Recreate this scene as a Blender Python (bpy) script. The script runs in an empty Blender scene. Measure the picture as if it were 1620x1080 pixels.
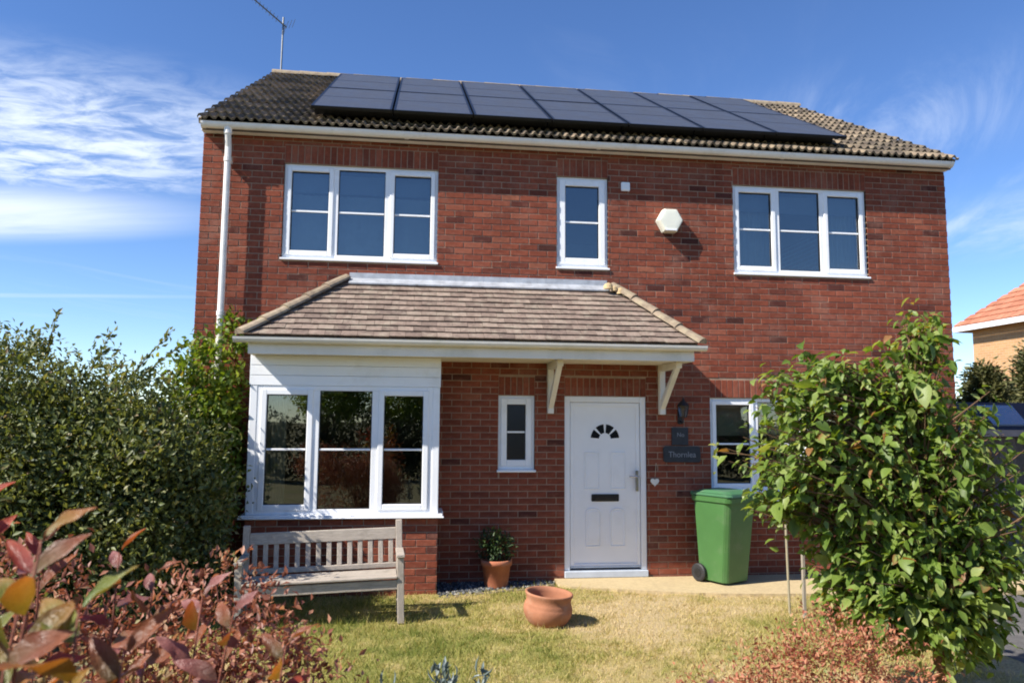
import bpy, bmesh, math, random
import numpy as np
from mathutils import Vector, Matrix, noise as mnoise

SC = bpy.context.scene
COL = SC.collection
rng = np.random.default_rng(7)
random.seed(7)
R = math.radians

# ------------------------------------------------------------------ camera
cam = bpy.data.cameras.new('camera')
cam.sensor_width = 36.0
cam.lens = 26.667
cam.clip_end = 2000
cam.clip_start = 0.05
cam.dof.use_dof = True; cam.dof.focus_distance = 9.0; cam.dof.aperture_fstop = 5.6
cam_o = bpy.data.objects.new('camera', cam)
COL.objects.link(cam_o)
_r = Vector((0.99185068, -0.12718617, 0.00747778))
_u = Vector((-0.02055686, -0.10183505, 0.99458888))
_w = Vector((0.12573645, 0.98663737, 0.10361971))
CAM = Vector((2.479165, -8.858814, 1.785181))
cam_o.matrix_world = Matrix(((_r.x, _u.x, -_w.x, CAM.x), (_r.y, _u.y, -_w.y, CAM.y), (_r.z, _u.z, -_w.z, CAM.z), (0, 0, 0, 1)))
SC.camera = cam_o

# ------------------------------------------------------------------ sky and sun
SUN_EL, SUN_AZ = 43.0, 248.2          # azimuth clockwise from +Y: behind the camera, far to its left
world = bpy.data.worlds.new('World')
SC.world = world
world.use_nodes = True
wt = world.node_tree
wt.nodes.clear()
def wn(t, **k):
    n = wt.nodes.new(t)
    for a, v in k.items(): setattr(n, a, v)
    return n
def wl(a, b): wt.links.new(a, b)
def wmath(op, a, b=None, clamp=False):
    n = wn('ShaderNodeMath', operation=op, use_clamp=clamp)
    for i, v in enumerate((a, b)):
        if v is None: continue
        if isinstance(v, (int, float)): n.inputs[i].default_value = v
        else: wl(v, n.inputs[i])
    return n.outputs[0]
sky = wn('ShaderNodeTexSky', sky_type='NISHITA', sun_disc=False, sun_elevation=R(SUN_EL), sun_rotation=R(SUN_AZ),
         altitude=1800, air_density=1.0, dust_density=0.0, ozone_density=3.0)
hs = wn('ShaderNodeHueSaturation')
hs.inputs['Hue'].default_value = 0.508
hs.inputs['Saturation'].default_value = 1.16
hs.inputs['Value'].default_value = 1.14
wl(sky.outputs[0], hs.inputs['Color'])
tc = wn('ShaderNodeTexCoord')
sep = wn('ShaderNodeSeparateXYZ'); wl(tc.outputs['Generated'], sep.inputs[0])
zc = wmath('MAXIMUM', sep.outputs[2], 0.03)
cu = wmath('DIVIDE', sep.outputs[0], zc); cv = wmath('DIVIDE', sep.outputs[1], zc)
uv = wn('ShaderNodeCombineXYZ'); wl(cu, uv.inputs[0]); wl(cv, uv.inputs[1])
def mapped(loc=(0, 0, 0), rot=0, scale=(1, 1, 1)):
    m = wn('ShaderNodeMapping', vector_type='TEXTURE')
    wl(uv.outputs[0], m.inputs['Vector'])
    m.inputs['Location'].default_value = loc
    m.inputs['Rotation'].default_value = (0, 0, R(rot))
    m.inputs['Scale'].default_value = scale
    return m.outputs[0]
def wnoise(vec, scale, detail, rough, dist=0.0):
    n = wn('ShaderNodeTexNoise'); wl(vec, n.inputs['Vector'])
    n.inputs['Scale'].default_value = scale; n.inputs['Detail'].default_value = detail
    n.inputs['Roughness'].default_value = rough; n.inputs['Distortion'].default_value = dist
    return n.outputs['Fac']
def wrange(v, a, b, c=0.0, d=1.0):
    n = wn('ShaderNodeMapRange', interpolation_type='SMOOTHSTEP')
    wl(v, n.inputs[0])
    for i, x in enumerate((a, b, c, d)): n.inputs[i + 1].default_value = x
    return n.outputs[0]
def bank(loc, rot, scale, soft=0.35):          # a cloud bank: an oval patch of the cloud layer
    ln = wn('ShaderNodeVectorMath', operation='LENGTH'); wl(mapped(loc, rot, scale), ln.inputs[0])
    return wrange(ln.outputs['Value'], 1.0, soft)
ripple = wnoise(mapped((3, 1, 0), -8, (0.42, 0.26, 1)), 1.9, 8, 0.64, 0.5)
streak = wnoise(mapped((1, 6, 0), -16, (2.4, 0.55, 1)), 1.0, 6, 0.6, 0.4)
wisp = wnoise(mapped((9, 2, 0), 62, (2.2, 0.8, 1)), 1.3, 8, 0.66, 0.9)
big = wnoise(mapped((2.0, 4.0, 0), 0, (5, 5, 1)), 1.0, 3, 0.5)
b_ripple = bank((-1.55, 2.85, 0), -6, (1.45, 0.95, 1), 0.3)
b_low = bank((-2.75, 4.05, 0), -9, (2.1, 0.78, 1), 0.35)
b_right = bank((1.55, 2.35, 0), 35, (0.72, 0.95, 1), 0.1)
b_right2 = bank((2.9, 3.6, 0), 40, (1.0, 1.5, 1), 0.2)
b_trail = bank((-3.4, 6.7, 0), -7, (3.2, 0.16, 1), 0.2)
b_back = bank((3.6, -5.4, 0), 14, (3.0, 1.35, 1), 0.3)
b_back2 = bank((-6.0, -4.0, 0), -30, (3.5, 1.6, 1), 0.3)
c1 = wmath('MULTIPLY', b_ripple, wrange(ripple, 0.30, 0.68, 0.08, 0.92))
c2 = wmath('MULTIPLY', b_low, wrange(streak, 0.22, 0.62, 0.35, 0.95))
c3 = wmath('MULTIPLY', wmath('MAXIMUM', b_right, b_right2), wrange(wisp, 0.40, 0.85, 0.0, 0.62))
c4 = wmath('MULTIPLY', b_trail, wrange(streak, 0.3, 0.6, 0.12, 0.4))
c5 = wmath('MULTIPLY', wmath('MAXIMUM', b_back, b_back2), wrange(streak, 0.3, 0.65, 0.1, 0.9))
c6 = wmath('MULTIPLY', wrange(big, 0.55, 0.75), wrange(wisp, 0.5, 0.8, 0.0, 0.3))
cl = c1
for c in (c2, c3, c4, c5, c6): cl = wmath('MAXIMUM', cl, c)
cl = wmath('MULTIPLY', cl, wrange(sep.outputs[2], 0.02, 0.12), clamp=True)
cmix = wn('ShaderNodeMix', data_type='RGBA')
wl(cl, cmix.inputs['Factor']); wl(hs.outputs[0], cmix.inputs['A'])
cmix.inputs['B'].default_value = (5.6, 6.2, 7.2, 1)
bg = wn('ShaderNodeBackground'); bg.inputs['Strength'].default_value = 0.10
wl(cmix.outputs['Result'], bg.inputs['Color'])
wo = wn('ShaderNodeOutputWorld'); wl(bg.outputs[0], wo.inputs['Surface'])

sun = bpy.data.lights.new('sun', 'SUN')
sun.energy = 5.0; sun.angle = R(0.53); sun.color = (1.0, 0.94, 0.85)
sun_o = bpy.data.objects.new('sun', sun); COL.objects.link(sun_o)
_a, _e = R(SUN_AZ), R(SUN_EL)
TOSUN = Vector((math.sin(_a) * math.cos(_e), math.cos(_a) * math.cos(_e), math.sin(_e)))
sun_o.rotation_euler = TOSUN.to_track_quat('Z', 'Y').to_euler()
sun_o.location = TOSUN * 40

vs = SC.view_settings
vs.view_transform = 'Standard'; vs.look = 'None'; vs.gamma = 1.0; vs.use_curve_mapping = False
vs.exposure = 0.83
SC.render.engine = 'CYCLES'
SC.cycles.filter_width = 1.9
SC.cycles.max_bounces = 8
SC.cycles.transparent_max_bounces = 16
SC.cycles.caustics_reflective = False; SC.cycles.caustics_refractive = False

# ------------------------------------------------------------------ materials
MATS = {}
def nt_new(name):
    m = bpy.data.materials.new(name); m.use_nodes = True
    nt = m.node_tree; b = nt.nodes['Principled BSDF']
    MATS[name] = m
    return m, nt, b
def node(nt, t, **k):
    n = nt.nodes.new(t)
    for a, v in k.items(): setattr(n, a, v)
    return n
def tex_noise(nt, scale, detail=4, rough=0.55, coord='Object', stretch=None, dist=0.0):
    t = node(nt, 'ShaderNodeTexCoord')
    n = node(nt, 'ShaderNodeTexNoise')
    n.inputs['Scale'].default_value = scale; n.inputs['Detail'].default_value = detail; n.inputs['Roughness'].default_value = rough
    n.inputs['Distortion'].default_value = dist
    if stretch:
        mp = node(nt, 'ShaderNodeMapping'); mp.inputs['Scale'].default_value = stretch
        nt.links.new(t.outputs[coord], mp.inputs['Vector']); nt.links.new(mp.outputs[0], n.inputs['Vector'])
    else: nt.links.new(t.outputs[coord], n.inputs['Vector'])
    return n.outputs['Fac']
def ramp(nt, fac, stops, interp='LINEAR'):
    n = node(nt, 'ShaderNodeValToRGB'); cr = n.color_ramp; cr.interpolation = interp
    while len(cr.elements) < len(stops): cr.elements.new(0.5)
    for e, (p, c) in zip(cr.elements, stops):
        e.position = p; e.color = (c[0], c[1], c[2], 1)
    nt.links.new(fac, n.inputs['Fac'])
    return n.outputs['Color']
def mixc(nt, fac, a, b, blend='MIX'):
    n = node(nt, 'ShaderNodeMix', data_type='RGBA', blend_type=blend)
    for s, v in (('Factor', fac), ('A', a), ('B', b)):
        if isinstance(v, (int, float)): n.inputs[s].default_value = v
        elif isinstance(v, tuple): n.inputs[s].default_value = (*v[:3], 1)
        else: nt.links.new(v, n.inputs[s])
    return n.outputs['Result']
def bump(nt, b, h, strength, dist=0.01):
    n = node(nt, 'ShaderNodeBump'); n.inputs['Strength'].default_value = strength; n.inputs['Distance'].default_value = dist
    nt.links.new(h, n.inputs['Height']); nt.links.new(n.outputs[0], b.inputs['Normal'])
def grey(v): return (v, v, v)
def pmat(name, col, rough=0.5, var=0.15, scale=4, bmp=0.0, bscale=60, metal=0.0, spec=0.5, dirt=None, dscale=1.5, stretch=None):
    m, nt, b = nt_new(name)
    n = tex_noise(nt, scale, 5, 0.6, stretch=stretch)
    lo = tuple(c * (1 - var) for c in col); hi = tuple(min(1, c * (1 + var)) for c in col)
    c = ramp(nt, n, [(0.3, lo), (0.7, hi)])
    if dirt:
        d = tex_noise(nt, dscale, 6, 0.7)
        c = mixc(nt, ramp(nt, d, [(0.52, grey(0)), (0.72, grey(0.6))]), c, dirt)
    nt.links.new(c, b.inputs['Base Color'])
    b.inputs['Roughness'].default_value = rough; b.inputs['Metallic'].default_value = metal
    b.inputs['Specular IOR Level'].default_value = spec
    if bmp: bump(nt, b, tex_noise(nt, bscale, 5, 0.6, stretch=stretch), bmp)
    return m
def rnd_out(nt, name='rnd'):
    a = node(nt, 'ShaderNodeAttribute', attribute_name=name); return a.outputs['Fac']
def rmat(name, stops, rough=0.8, nvar=0.25, nscale=30, bmp=0.4, bscale=90, spec=0.3, lichen=None, lscale=3, interp='LINEAR', bdist=0.004, broad=0.0):
    """piece material: colour picked per piece by its 'rnd' value, then mottled"""
    m, nt, b = nt_new(name)
    c = ramp(nt, rnd_out(nt), stops, interp)
    n = tex_noise(nt, nscale, 5, 0.65, coord='Object')
    c = mixc(nt, 1.0, c, ramp(nt, n, [(0.3, grey(1 - nvar)), (0.7, grey(1 + nvar))]), 'MULTIPLY')
    if broad:
        gm = node(nt, 'ShaderNodeNewGeometry'); bn_ = node(nt, 'ShaderNodeTexNoise'); mp = node(nt, 'ShaderNodeMapping'); mp.inputs['Scale'].default_value = (1.0, 1.0, 0.45)
        nt.links.new(gm.outputs['Position'], mp.inputs['Vector']); nt.links.new(mp.outputs[0], bn_.inputs['Vector']); bn_.inputs['Scale'].default_value = 1.1; bn_.inputs['Detail'].default_value = 6; bn_.inputs['Roughness'].default_value = 0.62
        c = mixc(nt, 1.0, c, ramp(nt, bn_.outputs['Fac'], [(0.32, (1 - broad, 1 - broad, 1 - broad)), (0.5, grey(1.0)), (0.68, (1 + broad, 1 + broad * 1.15, 1 + broad * 1.3))]), 'MULTIPLY')
    if lichen:
        d = tex_noise(nt, lscale, 7, 0.75)
        c = mixc(nt, ramp(nt, d, [(0.5, grey(0)), (0.68, grey(0.75))]), c, lichen)
    nt.links.new(c, b.inputs['Base Color'])
    b.inputs['Roughness'].default_value = rough; b.inputs['Specular IOR Level'].default_value = spec
    if bmp: bump(nt, b, tex_noise(nt, bscale, 4, 0.7), bmp, bdist)
    return m
def leafmat(name, stops, rough=0.45, trans=0.35, tcol=(1.25, 1.2, 0.5), spec=0.4, vein=0.0):
    m, nt, b = nt_new(name)
    c = ramp(nt, rnd_out(nt), stops)
    n = tex_noise(nt, 35, 3, 0.6)
    c = mixc(nt, 1.0, c, ramp(nt, n, [(0.3, grey(0.8)), (0.7, grey(1.2))]), 'MULTIPLY')
    nt.links.new(c, b.inputs['Base Color'])
    b.inputs['Roughness'].default_value = rough; b.inputs['Specular IOR Level'].default_value = spec
    t = node(nt, 'ShaderNodeBsdfTranslucent')
    nt.links.new(mixc(nt, 1.0, c, tcol, 'MULTIPLY'), t.inputs['Color'])
    mx = node(nt, 'ShaderNodeMixShader'); mx.inputs[0].default_value = trans
    nt.links.new(b.outputs[0], mx.inputs[1]); nt.links.new(t.outputs[0], mx.inputs[2])
    nt.links.new(mx.outputs[0], nt.nodes['Material Output'].inputs['Surface'])
    return m
def glassmat(name, tint=(0.80, 0.86, 0.86), boost=1.7, base=0.05, rough=0.0):
    m, nt, b = nt_new(name); nt.nodes.remove(b)
    fr = node(nt, 'ShaderNodeFresnel'); fr.inputs['IOR'].default_value = 1.52
    mu = node(nt, 'ShaderNodeMath', operation='MULTIPLY_ADD', use_clamp=True)
    nt.links.new(fr.outputs[0], mu.inputs[0]); mu.inputs[1].default_value = boost; mu.inputs[2].default_value = base
    tr = node(nt, 'ShaderNodeBsdfTransparent'); tr.inputs[0].default_value = (*tint, 1)
    gl = node(nt, 'ShaderNodeBsdfGlossy'); gl.inputs['Roughness'].default_value = rough
    # float glass is never dead flat
    bp = node(nt, 'ShaderNodeBump'); bp.inputs['Strength'].default_value = 0.07; bp.inputs['Distance'].default_value = 0.02
    nt.links.new(tex_noise(nt, 1.6, 2, 0.5), bp.inputs['Height']); nt.links.new(bp.outputs[0], gl.inputs['Normal'])
    mx = node(nt, 'ShaderNodeMixShader')
    nt.links.new(mu.outputs[0], mx.inputs[0]); nt.links.new(tr.outputs[0], mx.inputs[1]); nt.links.new(gl.outputs[0], mx.inputs[2])
    nt.links.new(mx.outputs[0], nt.nodes['Material Output'].inputs['Surface'])
    return m

rmat('brick', [(0.0, (0.069, 0.024, 0.018)), (0.07, (0.096, 0.028, 0.020)), (0.14, (0.165, 0.045, 0.026)), (0.45, (0.197, 0.052, 0.029)),
               (0.7, (0.219, 0.059, 0.032)), (0.88, (0.245, 0.072, 0.041)), (1.0, (0.266, 0.095, 0.054))],
     rough=0.88, nvar=0.25, nscale=22, bmp=0.6, bscale=70, spec=0.2, lichen=(0.26, 0.12, 0.085), lscale=2.2, broad=0.22)
pmat('mortar', (0.33, 0.235, 0.17), 0.95, 0.2, 6, 0.5, 120, spec=0.1)
def bricktex(name, c1, c2, mortar=(0.4, 0.32, 0.26)):
    m, nt, b = nt_new(name)
    t = node(nt, 'ShaderNodeTexCoord'); s = node(nt, 'ShaderNodeSeparateXYZ'); nt.links.new(t.outputs['Object'], s.inputs[0])
    ad = node(nt, 'ShaderNodeMath', operation='ADD'); nt.links.new(s.outputs[0], ad.inputs[0]); nt.links.new(s.outputs[1], ad.inputs[1])
    cb = node(nt, 'ShaderNodeCombineXYZ'); nt.links.new(ad.outputs[0], cb.inputs[0]); nt.links.new(s.outputs[2], cb.inputs[1])
    br = node(nt, 'ShaderNodeTexBrick'); nt.links.new(cb.outputs[0], br.inputs['Vector'])
    br.inputs['Scale'].default_value = 1; br.inputs['Brick Width'].default_value = 0.225; br.inputs['Row Height'].default_value = 0.075
    br.inputs['Mortar Size'].default_value = 0.005
    for k, v in (('Color1', c1), ('Color2', c2), ('Mortar', mortar)): br.inputs[k].default_value = (*v, 1)
    nt.links.new(br.outputs['Color'], b.inputs['Base Color']); b.inputs['Roughness'].default_value = 0.9
    return m
bricktex('brick_far', (0.29, 0.09, 0.06), (0.2, 0.065, 0.05))
bricktex('brick_buff', (0.50, 0.29, 0.13), (0.42, 0.23, 0.10), (0.45, 0.36, 0.26))
rmat('roof_tile', [(0, (0.062, 0.050, 0.040)), (0.5, (0.125, 0.098, 0.072)), (1, (0.23, 0.175, 0.12))], 0.9, 0.45, 11, 0.5, 120, lichen=(0.27, 0.22, 0.13), lscale=5)
rmat('plain_tile', [(0, (0.155, 0.112, 0.09)), (0.25, (0.195, 0.142, 0.112)), (0.75, (0.228, 0.168, 0.133)), (1, (0.275, 0.21, 0.165))], 0.9, 0.3, 18, 0.5, 120, lichen=(0.34, 0.29, 0.22), lscale=6)
rmat('hip_tile', [(0, (0.20, 0.15, 0.105)), (1, (0.32, 0.25, 0.175))], 0.9, 0.35, 12, 0.5, 90, lichen=(0.36, 0.31, 0.2), lscale=7)
pmat('lime_mortar', (0.52, 0.38, 0.21), 0.95, 0.3, 20, 0.8, 60, spec=0.1)
pmat('lead', (0.40, 0.42, 0.45), 0.6, 0.25, 8, 0.3, 20, metal=0.25, dirt=(0.5, 0.5, 0.5))
pmat('upvc', (0.86, 0.87, 0.88), 0.32, 0.03, 2, spec=0.45, dirt=(0.72, 0.71, 0.67), dscale=2.8)
pmat('upvc_gutter', (0.84, 0.81, 0.76), 0.4, 0.05, 3, spec=0.4, dirt=(0.62, 0.58, 0.50), dscale=3.5)
pmat('fascia_paint', (0.78, 0.74, 0.66), 0.5, 0.06, 3, spec=0.4, dirt=(0.56, 0.54, 0.43), dscale=2.5)
pmat('door_white', (0.84, 0.845, 0.86), 0.38, 0.03, 2, spec=0.45, dirt=(0.74, 0.73, 0.70), dscale=2.2)
pmat('sill_grey', (0.45, 0.50, 0.57), 0.4, 0.1, 5)
pmat('rubber', (0.02, 0.02, 0.022), 0.6, 0.2, 8)
pmat('letter_black', (0.012, 0.012, 0.014), 0.35, 0.2, 8)
pmat('chrome', (0.55, 0.55, 0.56), 0.25, 0.1, 8, metal=1.0)
glassmat('glass', (0.74, 0.80, 0.80), 2.0, 0.075)
glassmat('glass_bay', (0.74, 0.80, 0.78), 1.7, 0.06)
glassmat('glass_obscure', (0.45, 0.47, 0.5), 1.0, 0.03, 0.25)
pmat('glass_dark', (0.012, 0.014, 0.018), 0.08, 0.2, 4, spec=0.5)
pmat('roof_glass', (0.07, 0.10, 0.16), 0.25, 0.1, 4, spec=0.5)
pmat('plaster', (0.42, 0.37, 0.30), 0.9, 0.08, 2)
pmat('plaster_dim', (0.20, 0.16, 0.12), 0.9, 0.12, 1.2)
pmat('floorboard', (0.13, 0.075, 0.04), 0.5, 0.25, 6)
pmat('curtain_beige', (0.52, 0.44, 0.33), 0.9, 0.1, 12)
pmat('curtain_net', (0.50, 0.53, 0.56), 0.9, 0.08, 12)
pmat('blind_cream', (0.60, 0.50, 0.34), 0.85, 0.06, 6)
pmat('blind_grey', (0.30, 0.34, 0.42), 0.85, 0.06, 6)
def solar():
    m, nt, b = nt_new('solar_cell')
    t = node(nt, 'ShaderNodeTexCoord')
    br = node(nt, 'ShaderNodeTexBrick'); nt.links.new(t.outputs['Object'], br.inputs['Vector'])
    br.offset = 0.0; br.inputs['Scale'].default_value = 1.0; br.inputs['Brick Width'].default_value = 0.155; br.inputs['Row Height'].default_value = 0.0775
    br.inputs['Mortar Size'].default_value = 0.0015
    br.inputs['Color1'].default_value = (0.030, 0.031, 0.040, 1); br.inputs['Color2'].default_value = (0.035, 0.036, 0.046, 1); br.inputs['Mortar'].default_value = (0.05, 0.055, 0.065, 1)
    nt.links.new(br.outputs['Color'], b.inputs['Base Color'])
    b.inputs['IOR'].default_value = 1.45
    b.inputs['Sheen Weight'].default_value = 0.22; b.inputs['Sheen Roughness'].default_value = 0.35; b.inputs['Sheen Tint'].default_value = (0.9, 0.88, 0.85, 1)   # a film of dust
    n = tex_noise(nt, 2.5, 5, 0.6)
    nt.links.new(ramp(nt, n, [(0.3, grey(0.30)), (0.7, grey(0.45))]), b.inputs['Roughness'])
solar()
pmat('panel_frame', (0.02, 0.021, 0.024), 0.35, 0.2, 8, metal=0.6)
pmat('aluminium', (0.45, 0.46, 0.47), 0.35, 0.1, 8, metal=1.0)
pmat('aerial_metal', (0.16, 0.17, 0.18), 0.45, 0.15, 10, metal=0.8)
pmat('alarm_cream', (0.80, 0.80, 0.68), 0.45, 0.05, 4)
pmat('slate_sign', (0.02, 0.022, 0.028), 0.5, 0.3, 14, 0.3, 60)
pmat('sign_letter', (0.22, 0.23, 0.25), 0.5, 0.1, 8)
pmat('iron_black', (0.015, 0.015, 0.016), 0.42, 0.3, 14)
pmat('white_wood', (0.70, 0.68, 0.64), 0.7, 0.1, 10)
pmat('string', (0.45, 0.38, 0.28), 0.9, 0.1, 20)
pmat('weathered_wood', (0.40, 0.345, 0.285), 0.8, 0.22, 9, 0.5, 25, spec=0.2, stretch=(1.2, 14, 14), dirt=(0.20, 0.18, 0.15), dscale=5)
pmat('weathered_upright', (0.40, 0.345, 0.285), 0.8, 0.22, 9, 0.5, 25, spec=0.2, stretch=(14, 14, 1.2), dirt=(0.20, 0.18, 0.15), dscale=5)
pmat('stake_wood', (0.30, 0.26, 0.20), 0.85, 0.2, 9, 0.4, 30, stretch=(12, 12, 1.5))
pmat('cane', (0.30, 0.26, 0.17), 0.7, 0.25, 12, stretch=(4, 4, 20))
pmat('bin_green', (0.055, 0.145, 0.042), 0.42, 0.1, 3, 0.08, 150, spec=0.4, dirt=(0.11, 0.17, 0.085), dscale=4)
pmat('bin_lid', (0.06, 0.165, 0.075), 0.42, 0.1, 3, 0.08, 150, dirt=(0.18, 0.24, 0.17), dscale=5)
pmat('terracotta', (0.36, 0.155, 0.085), 0.85, 0.14, 7, 0.25, 60, spec=0.2, dirt=(0.40, 0.25, 0.17), dscale=5)
pmat('terracotta_dark', (0.42, 0.15, 0.08), 0.8, 0.16, 7, 0.25, 60, spec=0.2, dirt=(0.40, 0.24, 0.16), dscale=6)
pmat('soil', (0.055, 0.04, 0.03), 0.95, 0.4, 18, 0.8, 40, spec=0.1)
pmat('stone_dish', (0.13, 0.145, 0.17), 0.7, 0.2, 9, 0.3, 60)
pmat('bark', (0.16, 0.095, 0.055), 0.9, 0.3, 14, 0.8, 35, spec=0.15, stretch=(3, 3, 1))
pmat('twig', (0.13, 0.10, 0.07), 0.9, 0.3, 14, 0.5, 35, spec=0.15)
pmat('red_twig', (0.20, 0.07, 0.045), 0.7, 0.3, 14, 0.3, 35, spec=0.2)
leafmat('leaf_tree', [(0, (0.05, 0.09, 0.014)), (0.3, (0.115, 0.19, 0.03)), (0.62, (0.20, 0.28, 0.055)), (0.93, (0.32, 0.37, 0.13)), (0.965, (0.33, 0.30, 0.09)), (1, (0.30, 0.15, 0.06))], 0.45, 0.45, (1.5, 1.35, 0.4), 0.38)
leafmat('leaf_evergreen', [(0, (0.052, 0.075, 0.022)), (0.35, (0.12, 0.15, 0.042)), (0.7, (0.21, 0.225, 0.072)), (0.9, (0.25, 0.23, 0.10)), (1, (0.25, 0.17, 0.10))], 0.5, 0.36, (1.3, 1.2, 0.5), 0.45)
leafmat('leaf_hedge', [(0, (0.016, 0.03, 0.01)), (1, (0.06, 0.07, 0.025))], 0.5, 0.15, (1.2, 1.2, 0.5), 0.3)
leafmat('leaf_climber', [(0, (0.07, 0.12, 0.014)), (0.5, (0.15, 0.22, 0.025)), (0.9, (0.26, 0.30, 0.045)), (1, (0.30, 0.24, 0.06))], 0.45, 0.4, (1.5, 1.4, 0.4), 0.4)
leafmat('leaf_red', [(0, (0.14, 0.052, 0.034)), (0.3, (0.26, 0.098, 0.062)), (0.55, (0.37, 0.155, 0.095)), (0.8, (0.45, 0.235, 0.14)), (0.93, (0.50, 0.37, 0.21)), (1, (0.22, 0.22, 0.08))], 0.45, 0.34, (1.3, 0.95, 0.6), 0.4)
leafmat('leaf_straw', [(0, (0.13, 0.07, 0.03)), (0.4, (0.30, 0.19, 0.08)), (0.8, (0.42, 0.31, 0.15)), (1, (0.22, 0.22, 0.07))], 0.6, 0.3, (1.2, 1.0, 0.6), 0.25)
leafmat('leaf_orange', [(0, (0.20, 0.06, 0.035)), (0.35, (0.38, 0.13, 0.075)), (0.65, (0.46, 0.20, 0.105)), (0.88, (0.46, 0.31, 0.15)), (1, (0.20, 0.22, 0.07))], 0.5, 0.3, (1.4, 0.9, 0.5), 0.35)
for nm, a_, b_, c_ in (('leaf_bronze', (0.11, 0.07, 0.018), (0.21, 0.068, 0.03), (0.32, 0.105, 0.04)), ('leaf_crimson', (0.12, 0.05, 0.02), (0.26, 0.045, 0.032), (0.38, 0.075, 0.035)),
                       ('leaf_mauve', (0.13, 0.062, 0.04), (0.27, 0.10, 0.085), (0.38, 0.175, 0.15)), ('leaf_olive', (0.095, 0.14, 0.018), (0.17, 0.18, 0.024), (0.32, 0.15, 0.035)), ('leaf_amber', (0.15, 0.13, 0.022), (0.27, 0.135, 0.028), (0.36, 0.12, 0.045))):
    m_ = leafmat(nm, [(0, a_), (0.5, b_), (1, c_)], 0.34, 0.34, (1.5, 1.0, 0.4), 0.5)
    nt_l = m_.node_tree; b_l = nt_l.nodes['Principled BSDF']
    bump(nt_l, b_l, tex_noise(nt_l, 7, 4, 0.6, stretch=(1, 3, 1)), 0.35, 0.03)
leafmat('leaf_silver', [(0, (0.09, 0.12, 0.10)), (0.6, (0.20, 0.25, 0.24)), (1, (0.34, 0.38, 0.36))], 0.6, 0.2, (1.1, 1.1, 0.8), 0.3)
leafmat('leaf_dark', [(0, (0.02, 0.04, 0.014)), (1, (0.06, 0.10, 0.03))], 0.5, 0.25, (1.2, 1.2, 0.5), 0.4)
leafmat('leaf_conifer', [(0, (0.045, 0.055, 0.02)), (0.5, (0.095, 0.10, 0.035)), (1, (0.16, 0.15, 0.06))], 0.6, 0.2, (1.2, 1.2, 0.5), 0.3)
leafmat('grass_blade', [(0, (0.14, 0.18, 0.032)), (0.3, (0.26, 0.265, 0.062)), (0.55, (0.42, 0.36, 0.115)), (0.85, (0.55, 0.435, 0.20)), (1, (0.62, 0.50, 0.28))], 0.7, 0.35, (1.2, 1.15, 0.7), 0.2)
rmat('lawn_ground', [(0, (0.17, 0.185, 0.045)), (0.4, (0.30, 0.27, 0.085)), (0.7, (0.42, 0.33, 0.145)), (1, (0.48, 0.37, 0.21))], 0.95, 0.35, 45, 0.9, 60, 0.1, bdist=0.02)
pmat('path_sandy', (0.48, 0.375, 0.215), 0.95, 0.14, 30, 0.5, 160, spec=0.15, dirt=(0.40, 0.31, 0.19), dscale=2)
pmat('driveway_tarmac', (0.11, 0.105, 0.10), 0.92, 0.25, 40, 0.7, 90, spec=0.2, dirt=(0.24, 0.22, 0.20), dscale=3)
pmat('ground_earth', (0.16, 0.14, 0.075), 0.95, 0.3, 3, 0.5, 30, spec=0.1, dirt=(0.09, 0.12, 0.03), dscale=0.6)
rmat('slate_chip', [(0, (0.025, 0.027, 0.032)), (0.7, (0.075, 0.08, 0.09)), (1, (0.30, 0.29, 0.27))], 0.75, 0.2, 40, 0.2, 90)
rmat('edging', [(0, (0.26, 0.21, 0.15)), (0.7, (0.38, 0.31, 0.23)), (1, (0.55, 0.50, 0.44))], 0.9, 0.2, 20, 0.4, 90)
rmat('shed_board', [(0, (0.10, 0.075, 0.055)), (1, (0.19, 0.145, 0.11))], 0.85, 0.3, 14, 0.4, 40)
pmat('shed_felt', (0.010, 0.012, 0.026), 0.75, 0.25, 6, 0.3, 60)
pmat('shed_trim', (0.33, 0.25, 0.21), 0.8, 0.15, 8)
rmat('orange_tile', [(0, (0.36, 0.14, 0.08)), (1, (0.46, 0.20, 0.12))], 0.9, 0.2, 5, 0.3, 30)
pmat('dark_roof', (0.10, 0.075, 0.06), 0.9, 0.25, 4, 0.4, 30)

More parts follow.
